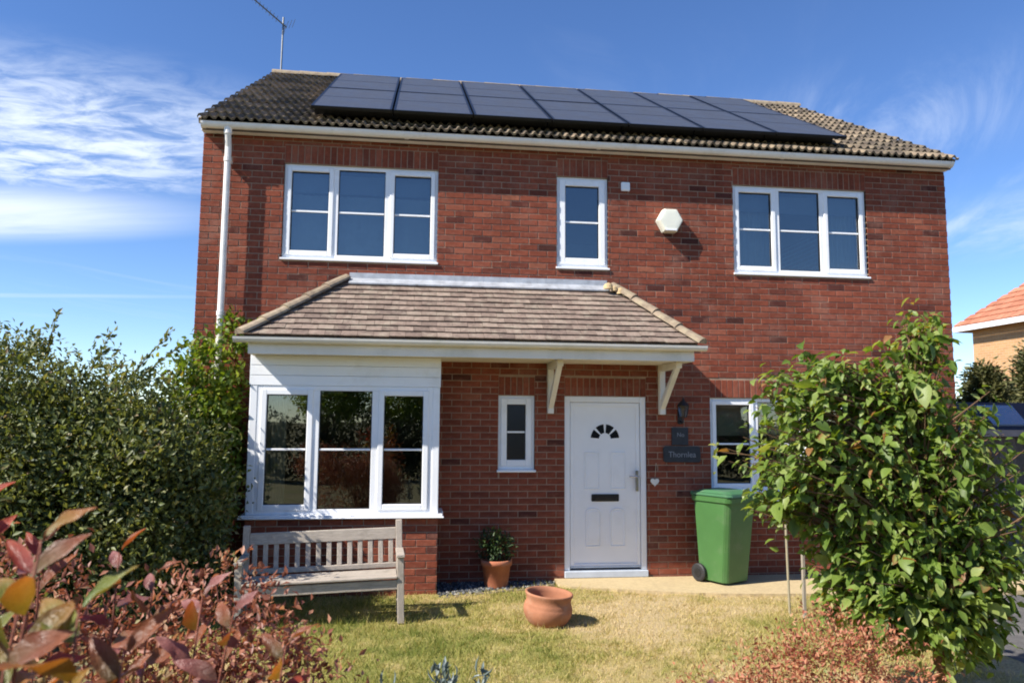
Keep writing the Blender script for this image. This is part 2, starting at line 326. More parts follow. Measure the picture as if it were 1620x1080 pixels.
# ------------------------------------------------------------------ mesh helpers
class MB:
    def __init__(s): s.v = []; s.f = []; s.r = []
    def add(s, vs, fs, rnd=0.5):
        k = len(s.v); s.v += [tuple(v) for v in vs]; s.f += [tuple(i + k for i in f) for f in fs]; s.r += [rnd] * len(vs); return s
    def box(s, x0, x1, y0, y1, z0, z1, rnd=0.5, xf=None):
        vs = [(x0, y0, z0), (x1, y0, z0), (x1, y1, z0), (x0, y1, z0), (x0, y0, z1), (x1, y0, z1), (x1, y1, z1), (x0, y1, z1)]
        if xf: vs = [xf(*v) for v in vs]
        return s.add(vs, [(0, 3, 2, 1), (4, 5, 6, 7), (0, 1, 5, 4), (1, 2, 6, 5), (2, 3, 7, 6), (3, 0, 4, 7)], rnd)
    def quad(s, a, b, c, d, rnd=0.5): return s.add([a, b, c, d], [(0, 1, 2, 3)], rnd)
    def tube(s, pts, radii, n=8, rnd=0.5, caps=True):
        pts = [Vector(p) for p in pts]; vs = []; fs = []
        if not hasattr(radii, '__len__'): radii = [radii] * len(pts)
        up = None
        for i, p in enumerate(pts):
            t = (pts[min(i + 1, len(pts) - 1)] - pts[max(i - 1, 0)]).normalized()
            if up is None:
                up = Vector((0, 0, 1)) if abs(t.z) < 0.9 else Vector((1, 0, 0))
            a = t.cross(up).normalized(); b = a.cross(t).normalized(); up = b
            for k in range(n):
                q = 2 * math.pi * k / n
                vs.append(p + (a * math.cos(q) + b * math.sin(q)) * radii[i])
        for i in range(len(pts) - 1):
            for k in range(n):
                k2 = (k + 1) % n
                fs.append((i * n + k, i * n + k2, (i + 1) * n + k2, (i + 1) * n + k))
        if caps: fs += [tuple(range(n - 1, -1, -1)), tuple((len(pts) - 1) * n + k for k in range(n))]
        return s.add(vs, fs, rnd)
    def lathe(s, prof, n=32, c=(0, 0, 0), rnd=0.5, xf=None):
        vs = []; fs = []
        for r, z in prof:
            for k in range(n):
                q = 2 * math.pi * k / n; v = (c[0] + r * math.cos(q), c[1] + r * math.sin(q), c[2] + z); vs.append(xf(*v) if xf else v)
        for i in range(len(prof) - 1):
            for k in range(n):
                k2 = (k + 1) % n
                fs.append((i * n + k, i * n + k2, (i + 1) * n + k2, (i + 1) * n + k))
        return s.add(vs, fs, rnd)
    def prism(s, poly, d0, d1, xf, rnd=0.5):
        """polygon in (u,v), extruded between depths; xf maps (u,v,d) to a point"""
        n = len(poly)
        vs = [xf(u, v, d0) for u, v in poly] + [xf(u, v, d1) for u, v in poly]
        fs = [tuple(range(n)), tuple(range(2 * n - 1, n - 1, -1))] + [(i, i + n, (i + 1) % n + n, (i + 1) % n) for i in range(n)]
        return s.add(vs, fs, rnd)
def mesh_of(name, mb, mat=None, smooth=False, bevel=0.0, seg=1, recalc=True):
    me = bpy.data.meshes.new(name)
    me.from_pydata(mb.v, [], mb.f)
    at = me.attributes.new('rnd', 'FLOAT', 'POINT'); at.data.foreach_set('value', np.array(mb.r, dtype=np.float32))
    if recalc or bevel:
        bm = bmesh.new(); bm.from_mesh(me)
        if recalc: bmesh.ops.recalc_face_normals(bm, faces=bm.faces[:])
        if bevel: bmesh.ops.bevel(bm, geom=bm.edges[:], offset=bevel, segments=seg, affect='EDGES', clamp_overlap=True)
        bm.to_mesh(me); bm.free()
    if smooth: me.polygons.foreach_set('use_smooth', [True] * len(me.polygons))
    if mat: me.materials.append(MATS[mat])
    me.update()
    return me
def link(name, me, parent=None, loc=None, rot=None):
    o = bpy.data.objects.new(name, me); COL.objects.link(o)
    if parent is not None:
        o.parent = parent
        if loc is None:                      # vertices are in world coordinates
            o.matrix_parent_inverse = INV[parent.name]
            INV[o.name] = Matrix.Identity(4)
    else: INV[o.name] = Matrix.Identity(4)
    if loc is not None: o.location = loc
    if rot is not None: o.rotation_euler = rot
    return o
INV = {}
def obj(name, mb, mat, parent=None, smooth=False, bevel=0.0, seg=1, recalc=True):
    return link(name, mesh_of(name, mb, mat, smooth, bevel, seg, recalc), parent)
def tag(o, label=None, cat=None, group=None, kind=None):
    if label: o['label'] = label
    if cat: o['category'] = cat
    if group: o['group'] = group
    if kind: o['kind'] = kind
    return o
def thing(name, loc, label, cat, group=None):
    """Empty at the thing's base; children give their vertices in world coordinates"""
    o = bpy.data.objects.new(name, None); COL.objects.link(o); o.location = loc
    o.empty_display_size = 0.2
    INV[o.name] = Matrix.Translation(-Vector(loc))
    return tag(o, label, cat, group)
def rect_sub(rects, holes):
    out = rects
    for hx0, hx1, hz0, hz1 in holes:
        nx = []
        for (a, b, c, d) in out:
            if b <= hx0 + 1e-6 or a >= hx1 - 1e-6 or d <= hz0 + 1e-6 or c >= hz1 - 1e-6: nx.append((a, b, c, d)); continue
            if a < hx0: nx.append((a, hx0, c, d))
            if b > hx1: nx.append((hx1, b, c, d))
            m0, m1 = max(a, hx0), min(b, hx1)
            if c < hz0: nx.append((m0, m1, c, hz0))
            if d > hz1: nx.append((m0, m1, hz1, d))
        out = nx
    return out
def clip_poly(poly, a, b, c):
    """keep a*u+b*v<=c"""
    out = []
    for i in range(len(poly)):
        p, q = poly[i], poly[(i + 1) % len(poly)]
        dp, dq = a * p[0] + b * p[1] - c, a * q[0] + b * q[1] - c
        if dp <= 0: out.append(p)
        if (dp < 0 < dq) or (dq < 0 < dp):
            t = dp / (dp - dq); out.append((p[0] + t * (q[0] - p[0]), p[1] + t * (q[1] - p[1])))
    return out

# ------------------------------------------------------------------ ground
LAWN_Z = -0.05
def dryness(x, y):
    n = mnoise.noise(Vector((x * 0.55 + 3.1, y * 0.75 + 1.7, 0.3))) + 0.65 * mnoise.noise(Vector((x * 2.1, y * 2.6, 4.2))) + 0.7 * mnoise.noise(Vector((x * 6.5, y * 7.5, 9.2))) + 0.4 * mnoise.noise(Vector((x * 17, y * 19, 2.2)))
    d = 0.48 + 0.44 * n
    d += 0.36 / (1 + math.exp(-(x - 4.15) * 4.5)) * (0.55 + 0.45 * math.exp(-((x - 4.8) / 1.0) ** 2))             # trodden, dry ground in front of the door
    d += 0.20 * math.exp(-((y + 4.3) / 0.6) ** 2) - 0.16 * math.exp(-((x - 2.9) / 1.1) ** 2 - ((y + 2.6) / 1.0) ** 2)
    d -= 0.22 * math.exp(-((x - 5.9) / 0.45) ** 2 - ((y + 1.9) / 0.6) ** 2)
    return min(1.0, max(0.0, d))
g = MB()
g.quad((-400, -400, -0.16), (400, -400, -0.16), (400, 400, -0.16), (-400, 400, -0.16))
tag(obj('ground', g, 'ground_earth'), 'bare earth and rough grass around the garden', kind='structure')
LX0, LX1, LY0, LY1 = 0.2, 7.2, -5.6, 0.0
g = MB(); NX, NY = 140, 112
for j in range(NY + 1):
    for i in range(NX + 1):
        x = LX0 + (LX1 - LX0) * i / NX; y = LY0 + (LY1 - LY0) * j / NY
        g.v.append((x, y, LAWN_Z + 0.012 * mnoise.noise(Vector((x * 2, y * 2, 0))) + 0.01 * mnoise.noise(Vector((x * 9, y * 9, 3))))); g.r.append(dryness(x, y))
for j in range(NY):
    for i in range(NX):
        a = j * (NX + 1) + i; g.f.append((a, a + 1, a + NX + 2, a + NX + 1))
tag(obj('lawn', g, 'lawn_ground', smooth=True, recalc=False), 'patchy sun-dried lawn in front of the house', kind='structure')
PATH = [(4.12, -0.02), (4.10, -0.30), (4.22, -0.44), (4.55, -0.56), (5.0, -0.72), (5.44, -0.86), (5.9, -0.95), (6.4, -1.0), (7.3, -1.06), (9.6, -1.1), (9.6, -0.02)]
PATHJ = []
for i_ in range(len(PATH)):                      # worn, slightly irregular edge
    a_, b_ = Vector(PATH[i_]), Vector(PATH[(i_ + 1) % len(PATH)]); n_ = max(1, int((b_ - a_).length / 0.07)) if 1 <= i_ <= 8 else 1
    for k_ in range(n_):
        q_ = a_.lerp(b_, k_ / n_); e_ = 0.02 if 1 <= i_ <= 8 else 0.0
        PATHJ.append((q_.x, q_.y + e_ * (mnoise.noise(Vector((q_.x * 9, 0, 0))) + 0.5 * mnoise.noise(Vector((q_.x * 25, 3, 0))))))
g = MB(); g.prism(PATHJ, -0.15, -0.02, lambda u, v, d: (u, v, d))
tag(obj('path', g, 'path_sandy'), 'pale sandy path running along the house to the door', kind='structure')
g = MB(); g.prism([(6.9, -1.12), (7.0, -8), (30, -14), (30, 10), (9.7, 10), (9.7, -1.12)], -0.15, -0.06, lambda u, v, d: (u, v, d))
tag(obj('driveway', g, 'driveway_tarmac'), 'grey tarmac driveway beside the house', kind='structure')
GB = [(2.77, -0.02), (2.77, -0.70), (3.15, -0.56), (3.6, -0.40), (4.10, -0.22), (4.10, -0.02)]
g = MB(); g.prism(GB, -0.15, -0.05, lambda u, v, d: (u, v, d))
gravel_bed = tag(obj('gravel_bed', g, 'soil'), 'dark slate gravel bed at the foot of the wall', kind='structure')
def in_poly(x, y, poly):
    c = False; n = len(poly)
    for i in range(n):
        x1, y1 = poly[i]; x2, y2 = poly[(i + 1) % n]
        if (y1 > y) != (y2 > y) and x < (x2 - x1) * (y - y1) / (y2 - y1) + x1: c = not c
    return c
g = MB()
for _ in range(1500):
    x, y = rng.uniform(2.77, 4.1), rng.uniform(-0.7, -0.02)
    if not in_poly(x, y, GB): continue
    s = rng.uniform(0.01, 0.024); a = rng.uniform(0, 6.28); q = rng.uniform(0.35, 0.8)
    ca, sa = math.cos(a) * s, math.sin(a) * s
    g.add([(x + ca, y + sa, -0.04), (x - sa * q, y + ca * q, -0.043), (x - ca, y - sa, -0.04), (x + sa * q, y - ca * q, -0.042), (x, y, -0.04 + s * 0.7), (x, y, -0.06)],
          [(0, 1, 4), (1, 2, 4), (2, 3, 4), (3, 0, 4), (1, 0, 5), (2, 1, 5), (3, 2, 5), (0, 3, 5)], rng.random())
tag(obj('gravel', g, 'slate_chip'), 'dark slate chippings in the bed by the wall', kind='stuff')
edge = [(2.79, -0.75), (3.15, -0.61), (3.6, -0.45), (4.08, -0.27)]
ex = []
for i in range(3):
    a, b = Vector(edge[i]), Vector(edge[i + 1]); n = max(2, round((b - a).length / 0.115))
    ex += [(a.lerp(b, (k + 0.5) / n), math.atan2(b.y - a.y, b.x - a.x)) for k in range(n)]
for p, an in ex:
    g = MB(); l, w, h = rng.uniform(0.035, 0.058), rng.uniform(0.02, 0.035), rng.uniform(0.004, 0.026)
    g.box(-l, l, -w, w, -0.09, h, rng.random())
    o = link('edging_stone', mesh_of('edging_stone', g, 'edging', bevel=0.009, seg=2), gravel_bed, loc=(p.x, p.y, -0.05)); o.rotation_euler = (rng.uniform(-.1, .1), rng.uniform(-.1, .1), an + rng.uniform(-.12, .12))

# grass blades
def quick_mesh(name, V, F, rnd, mat, smooth=False):
    """numpy build: V (n,3), F (m,k) same k"""
    me = bpy.data.meshes.new(name)
    k = F.shape[1]
    me.vertices.add(len(V)); me.vertices.foreach_set('co', V.astype(np.float32).ravel())
    me.loops.add(F.size); me.loops.foreach_set('vertex_index', F.astype(np.int32).ravel())
    me.polygons.add(len(F)); me.polygons.foreach_set('loop_start', np.arange(0, F.size, k, dtype=np.int32))
    at = me.attributes.new('rnd', 'FLOAT', 'POINT'); at.data.foreach_set('value', rnd.astype(np.float32))
    if smooth: me.polygons.foreach_set('use_smooth', np.ones(len(F), dtype=bool))
    me.materials.append(MATS[mat]); me.update(calc_edges=True); me.validate()
    return me
NG = 120000
gx = rng.uniform(LX0, 6.95, NG); gy = rng.uniform(-5.5, -0.1, NG)
keep = np.array([not (in_poly(x, y + 0.02, PATH) or in_poly(x, y, GB) or (0.7 < x < 2.8 and y > -0.58)) for x, y in zip(gx, gy)])
gx, gy = gx[keep], gy[keep]; n = len(gx)
dr = np.array([dryness(x, y) for x, y in zip(gx, gy)])
hgt = rng.gamma(4.0, 0.0085, n) * (1.2 - 0.55 * dr); ang = rng.uniform(0, 6.283, n); lean = rng.normal(0, 0.65, (n, 2)) * hgt[:, None]
wd = rng.uniform(0.0025, 0.005, n)
base = np.stack([gx, gy, np.full(n, LAWN_Z - 0.008)], 1); side = np.stack([np.cos(ang) * wd, np.sin(ang) * wd, np.zeros(n)], 1)
tip = base + np.concatenate([lean, hgt[:, None] + 0.008], 1)
V = np.stack([base - side, base + side, tip], 1).reshape(-1, 3); F = np.arange(3 * n).reshape(n, 3)
tag(link('grass', quick_mesh('grass', V, F, np.repeat(np.clip(dr + rng.normal(0, 0.22, n), 0, 1), 3), 'grass_blade')), 'short yellowing grass of the front lawn', kind='stuff')

# ------------------------------------------------------------------ the house
HX = 9.30
EZ, EY, RY = 5.15, -0.20, 3.90           # eaves tile edge and ridge line
PITCH = R(30.75); TP = math.tan(PITCH)
RZ = EZ + TP * (RY - EY)
house = thing('brick_house', (4.65, 0, 0), 'two-storey red brick house with bay window and solar panels on its tiled roof', 'house')
OPEN = {  # x0, x1, z0, z1
    'up_left': (0.918, 2.708, 3.608, 4.756), 'up_small': (4.147, 4.783, 3.608, 4.756), 'up_right': (6.391, 8.181, 3.608, 4.756),
    'low_small': (3.453, 3.886, 1.189, 2.08), 'low_right': (6.037, 7.827, 0.93, 2.08), 'door': (4.241, 5.237, 0.0, 2.08)}
holes = list(OPEN.values()); bay_hole = (0.86, 2.65, 0.0, 2.12)
WB, WT = -0.15, 5.06
def wall_sheet(mb, y0, y1, x0, x1, z0, z1, hs):
    xs = sorted({x0, x1, *[h[0] for h in hs], *[h[1] for h in hs]}); zs = sorted({z0, z1, *[h[2] for h in hs], *[h[3] for h in hs]})
    inh = lambda x, z: any(h[0] < x < h[1] and h[2] < z < h[3] for h in hs)
    for i in range(len(xs) - 1):
        for j in range(len(zs) - 1):
            a, b, c, d = xs[i], xs[i + 1], zs[j], zs[j + 1]
            if not inh((a + b) / 2, (c + d) / 2):
                mb.quad((a, y0, c), (b, y0, c), (b, y0, d), (a, y0, d)); mb.quad((b, y1, c), (a, y1, c), (a, y1, d), (b, y1, d))
    for a, b, c, d in hs:
        mb.quad((a, y0, c), (a, y1, c), (a, y1, d), (a, y0, d)); mb.quad((b, y1, c), (b, y0, c), (b, y0, d), (b, y1, d))
        mb.quad((a, y1, d), (b, y1, d), (b, y0, d), (a, y0, d)); mb.quad((a, y0, c), (b, y0, c), (b, y1, c), (a, y1, c))
    for zz in (z0, z1): mb.quad((x0, y0, zz), (x1, y0, zz), (x1, y1, zz), (x0, y1, zz))
w = MB(); wall_sheet(w, 0.0055, 0.30, 0.004, HX - 0.004, WB, WT, holes + [bay_hole])
front_wall = obj('front_wall', w, 'mortar', house, recalc=False)
# ---- bricks laid one by one
def brick_rects(x0, x1, z0, z1, hs, soldiers, pitch, shift=0.0):
    out = []
    row = 0; z = z0
    while z < z1 - 0.01:
        zz1 = min(z + 0.065, z1)
        off = (pitch / 2 if row % 2 else 0.0) + shift
        xx = x0 - off
        while xx < x1:
            a, b = max(xx, x0), min(xx + pitch - 0.010, x1)
            if b - a > 0.02: out += [r for r in rect_sub([(a, b, z, zz1)], hs + soldiers)]
            xx += pitch
        z += 0.075; row += 1
    for a, b, c, d in soldiers:
        n = round((b - a) / 0.075); p = (b - a) / n
        for k in range(n): out.append((a + k * p + 0.005, a + (k + 1) * p - 0.005, c + 0.005, d - 0.010))
    return [r for r in out if r[1] - r[0] > 0.012 and r[3] - r[2] > 0.012]
def sold(k, e=0.0): a, b, c, d = OPEN[k]; return (a - e, b + e, d, d + 0.225)
soldiers = [sold('up_left'), sold('up_small'), sold('up_right'), sold('low_small'), sold('low_right'), sold('door')]
NB = 41.5; PB = HX / NB
rects = brick_rects(0.0, HX, WB, WT, holes + [(0.752, 2.752, -1, 2.5)], soldiers, PB)
def brick_shape(mb, w, h, d, rnd, xf):
    """front-chamfered brick: w along the wall, h up, d into it; front at depth 0"""
    c = 0.003; w2, h2 = w / 2, h / 2
    j = lambda: random.uniform(-0.0012, 0.0012)
    q = [(-w2, -h2), (w2, -h2), (w2, h2), (-w2, h2)]
    fr = [xf(u * (w2 - c) / w2 + j(), v * (h2 - c) / h2 + j(), j()) for u, v in q]; md = [xf(u, v, c * 1.2) for u, v in q]; bk = [xf(u, v, d) for u, v in q]
    fs = [(0, 1, 2, 3)]
    for i in range(4):
        k = (i + 1) % 4; fs += [(i, 4 + i, 4 + k, k), (4 + i, 8 + i, 8 + k, 4 + k)]
    mb.add(fr + md + bk, fs, rnd)
def brick_rnd(): return float(min(1, max(0, rng.beta(2.6, 2.2) if rng.random() > 0.045 else rng.uniform(0, 0.14))))
VARIANT = {}
def brick_mesh(w, h, rnd):
    full = abs(w - (PB - 0.010)) < 1e-4 and abs(h - 0.065) < 1e-4
    if full:
        key = int(rnd * 23.99)
        if key in VARIANT: return VARIANT[key]
    g = MB(); brick_shape(g, w, h, 0.05, rnd, lambda u, v, d: (u, d, v))
    me = mesh_of('brick', g, 'brick', recalc=False)
    if full: VARIANT[key] = me
    return me
BAYY = -0.55
bay_rects = brick_rects(0.752, 2.752, WB, 0.735, [], [], 0.2222)
cand = []
for r in rects:
    cx, cz = (r[0] + r[1]) / 2, (r[2] + r[3]) / 2
    vis = cz > -0.05 and not (cx < 0.9 and cz < 2.8) and not (0.7 < cx < 5.6 and 2.3 < cz < 3.45) and not (cx > 6.3 and cz < 2.3) and not (5.7 < cx < 6.4 and cz < 1.0)
    sz = (r[1] - r[0]) * (r[3] - r[2])
    d = (Vector((cx, 0, cz)) - CAM).length
    cand.append((sz / d ** 2 * (1 if vis else 1e-3), r, 0.0))
for r in bay_rects:
    cx, cz = (r[0] + r[1]) / 2, (r[2] + r[3]) / 2
    d = (Vector((cx, BAYY, cz)) - CAM).length
    cand.append(((r[1] - r[0]) * (r[3] - r[2]) / d ** 2 * (1 if cz > -0.06 and cx > 0.95 else 1e-3), r, BAYY))
cand.sort(key=lambda t: -t[0])
bw = MB()
wall_sheet(bw, BAYY + 0.0055, BAYY + 0.2, 0.756, 2.748, WB, 0.745, [])
for xx in (0.756, 2.748 - 0.2): bw.box(xx, xx + 0.2, BAYY + 0.2, 0.02, WB, 0.745)
bay_wall = obj('bay_wall', bw, 'mortar', house, recalc=False)
rest, rest_bay = MB(), MB()
for i, (_, r, y) in enumerate(cand):
    cx, cz = (r[0] + r[1]) / 2, (r[2] + r[3]) / 2; rd = brick_rnd(); jy = random.uniform(-0.0015, 0.0015)
    if i < 300:
        link('brick', brick_mesh(r[1] - r[0], r[3] - r[2], rd), front_wall if y == 0 else bay_wall, loc=(cx, y + jy, cz))
    else:
        brick_shape(rest if y == 0 else rest_bay, r[1] - r[0], r[3] - r[2], 0.05, rd, lambda u, v, d: (cx + u, y + d + jy, cz + v))
# the bay's brick returns
for xs, sg in ((2.752, 1), (0.752, -1)):
    for r in brick_rects(BAYY + 0.06, 0.0, WB, 0.735, [], [], 0.2222, 0.05):
        cx, cz = (r[0] + r[1]) / 2, (r[2] + r[3]) / 2
        brick_shape(rest_bay, r[1] - r[0], r[3] - r[2], 0.05, brick_rnd(), lambda u, v, d: (xs - sg * d, cx + sg * u, cz + v))
tag(obj('brickwork', rest, 'brick', front_wall, recalc=False), kind='stuff')
tag(obj('brickwork', rest_bay, 'brick', bay_wall, recalc=False), kind='stuff')
# side and rear walls
HD = 2 * RY
for nm, x in (('gable_wall', 0.02), ('gable_wall', HX - 0.02)):
    g = MB(); t = 0.25 if x < 1 else -0.25
    prof = [(0.012, WB), (HD, WB), (HD, EZ - 0.05), (RY, RZ - 0.12), (0.012, EZ - 0.02)]
    g.prism(prof, x, x + t, lambda u, v, d: (d, u, v))
    obj(nm, g, 'brick_far', house)
g = MB(); g.box(0.02, HX - 0.02, HD, HD + 0.25, WB, EZ - 0.06); obj('rear_wall', g, 'brick_far', house)
# rooms seen through the glass
g = MB()
for z0, z1 in ((2.36, 2.52), (4.92, 5.0)): g.box(0.27, HX - 0.27, 0.302, 4.2, z0, z1)
g.box(0.27, HX - 0.27, 4.2, 4.3, 0.0, 5.0)
for xx in (3.05, 4.0, 5.75): g.box(xx, xx + 0.1, 0.302, 4.2, 0.0, 2.36)
for xx in (3.6, 5.6): g.box(xx, xx + 0.1, 0.302, 4.2, 2.52, 4.92)
obj('interior_wall', g, 'plaster_dim', house)
g = MB(); g.box(0.27, HX - 0.27, 0.302, 4.2, -0.1, 0.0); g.box(0.86, 2.65, BAYY + 0.2, 0.302, -0.1, -0.002); obj('interior_floor', g, 'floorboard', house)

# ------------------------------------------------------------------ main roof
ns = Vector((0, -math.sin(PITCH), math.cos(PITCH)))           # front slope normal
sl = Vector((0, math.cos(PITCH), math.sin(PITCH)))            # up the slope
E0 = Vector((0, EY, EZ))
def roofp(x, s, h=0.0): p = E0 + sl * s + ns * h; return (x, p.y, p.z)
SLEN = (RY - EY) / math.cos(PITCH)
g = MB()
VX0, VX1 = 0.0, HX
A = [roofp(VX0 + .02, 0.03, -0.05), roofp(VX1 - .02, 0.03, -0.05), roofp(VX1 - .02, SLEN, -0.05), roofp(VX0 + .02, SLEN, -0.05)]
g.quad(*A)
mir = lambda p: (p[0], 2 * RY - p[1], p[2])
g.quad(mir(A[1]), mir(A[0]), mir(A[3]), mir(A[2]))
A2 = [(p[0], p[1], p[2] - 0.08) for p in A]
g.quad(A2[1], A2[0], A2[3], A2[2]); g.quad(mir(A2[0]), mir(A2[1]), mir(A2[2]), mir(A2[3]))
for i, k in ((0, 3), (1, 2), (0, 1)): g.quad(A[i], A[k], A2[k], A2[i]); g.quad(mir(A[k]), mir(A[i]), mir(A2[i]), mir(A2[k]))
roof = obj('roof', g, 'dark_roof', house, recalc=False)
NT, NC = 31, 15; TW = (VX1 - VX0 + 0.02) / NT; TG = SLEN / NC
def tile_geo(mb, xf, rnd):
    prof = []
    for k in range(19):
        u = k / 18; ph = (u * 3) % 1.0
        hgt = 0.037 * max(0.0, math.cos((ph - 0.28) / 0.30 * math.pi / 2)) ** 0.8 if abs(ph - 0.28) < 0.30 else 0.0
        prof.append((u * (TW + 0.006), hgt))
    n = len(prof)
    vs = []
    for s, hh in ((-0.05, 0.012), (-0.05, 0.040), (TG + 0.01, 0.0)):
        vs += [xf(u, s, h + hh) for u, h in prof]
    fs = [(k, k + 1, n + k + 1, n + k) for k in range(n - 1)] + [(n + k, n + k + 1, 2 * n + k + 1, 2 * n + k) for k in range(n - 1)]
    mb.add(vs, fs, rnd)
TILEVAR = []
for k in range(14):
    g = MB(); wob = random.uniform(-0.004, 0.004)
    tile_geo(g, lambda u, s, h: (u, s, h + wob * u / TW), k / 13)
    me = mesh_of('roof_tile', g, 'roof_tile', recalc=False, smooth=False); TILEVAR.append(me)
hidden = MB()
tm = Matrix(((1, 0, 0), (0, sl.y, ns.y), (0, sl.z, ns.z)))
PX0, PX1, PS0, PS1 = 1.21, 7.84, 0.10, 3.62       # area under the solar panels
nt_ = 0
for c in range(NC):
    for i in range(NT):
        x = VX0 - 0.01 + i * TW; s = c * TG
        if x > PX0 + 0.15 and x + TW < PX1 - 0.35 and s > PS0 + 0.5 and s + TG < PS1 + 0.3:
            tile_geo(hidden, lambda u, ss, h: roofp(x + u, s + ss, h), rng.random()); continue
        o = link('roof_tile', TILEVAR[int(rng.integers(14))], roof, loc=roofp(x, s, random.uniform(-0.003, 0.003)))
        o.rotation_euler = (PITCH, random.uniform(-0.006, 0.006), random.uniform(-0.006, 0.006)); nt_ += 1
tag(obj('roof_tiles', hidden, 'roof_tile', roof, recalc=False), kind='stuff')
rt = MB()
g = MB()
for k in range(13):
    q = math.pi * k / 12
    g.v += [(0, 0.125 * math.cos(q), 0.10 * math.sin(q)), (0.455, 0.118 * math.cos(q), 0.094 * math.sin(q))]; g.r += [0.4, 0.4]
for k in range(12): g.f.append((2 * k, 2 * k + 1, 2 * k + 3, 2 * k + 2))
rmesh = [mesh_of('ridge_tile', g, 'hip_tile', smooth=True, recalc=False)]
x = VX0 - 0.02
while x < VX1 - 0.2:
    o = link('ridge_tile', rmesh[0], roof, loc=(x, RY, RZ - 0.015 + random.uniform(-0.004, 0.004))); x += 0.449
# undercloak and mortar along the verges
for x0, x1 in ((VX0 - 0.012, VX0 + 0.03), (VX1 - 0.03, VX1 + 0.012)):
    g = MB(); g.prism([(0, -0.05), (SLEN, -0.05), (SLEN, 0.012), (0, 0.012)], x0, x1, lambda u, v, d: roofp(d, u, v)); obj('verge', g, 'hip_tile', roof)
# fascia, gutter, downpipe
g = MB(); g.box(0.0, HX, -0.112, -0.09, 5.055, 5.14); g.box(0.0, HX, -0.09, 0.0, 5.061, 5.075); obj('fascia', g, 'upvc_gutter', house)
def half_round(mb, axis_pts, r=0.058, n=10):
    """half-round gutter between two points (opening upwards), with thickness"""
    a, b = Vector(axis_pts[0]), Vector(axis_pts[1]); t = (b - a).normalized(); sd = t.cross(Vector((0, 0, 1))).normalized()
    prof = [(math.cos(math.pi * k / n), -math.sin(math.pi * k / n)) for k in range(n + 1)]
    lip = [(r * 1.06 * prof[0][0], 0.006)] + [(r * p[0], r * p[1]) for p in prof] + [(r * 1.06 * prof[-1][0], 0.006)]
    inn = [((r - 0.004) * p[0], (r - 0.004) * p[1]) for p in reversed(prof)]
    loop = lip + inn; m = len(loop)
    vs = [a + sd * u + Vector((0, 0, v)) for u, v in loop] + [b + sd * u + Vector((0, 0, v)) for u, v in loop]
    mb.add(vs, [(i, (i + 1) % m, m + (i + 1) % m, m + i) for i in range(m)])
    half = len(lip)
    for k, off in ((0, 0), (1, m)): mb.add([vs[off + i] for i in range(half)], [tuple(range(half)) if k else tuple(range(half - 1, -1, -1))])
GYC, GZ = -0.172, 5.118
g = MB(); half_round(g, ((0.02, GYC, GZ), (9.27, GYC, GZ)))
for bx in (0.02, 2.3, 4.6, 6.95, 9.22):
    for k in range(10):
        q0, q1 = math.pi * k / 10, math.pi * (k + 1) / 10
        P0, P1 = [(GYC + 0.064 * math.cos(q), GZ - 0.064 * math.sin(q)) for q in (q0, q1)]
        g.quad((bx, P0[0], P0[1]), (bx + 0.05, P0[0], P0[1]), (bx + 0.05, P1[0], P1[1]), (bx, P1[0], P1[1]))
obj('gutter', g, 'upvc_gutter', house, recalc=False, smooth=False)
g = MB(); g.tube([(0.31, GYC, 5.07), (0.31, GYC, 5.0), (0.31, -0.125, 4.86), (0.31, -0.125, -0.1)], 0.036, 14)
for z in (4.72, 2.95, 1.2): g.tube([(0.31, -0.125, z - 0.025), (0.31, -0.125, z + 0.025)], 0.043, 14); g.box(0.285, 0.335, -0.10, 0.0, z - 0.015, z + 0.015)
g.tube([(0.31, GYC, 5.0), (0.31, GYC, 5.09)], 0.045, 14)
obj('downpipe', g, 'upvc_gutter', house, smooth=False)

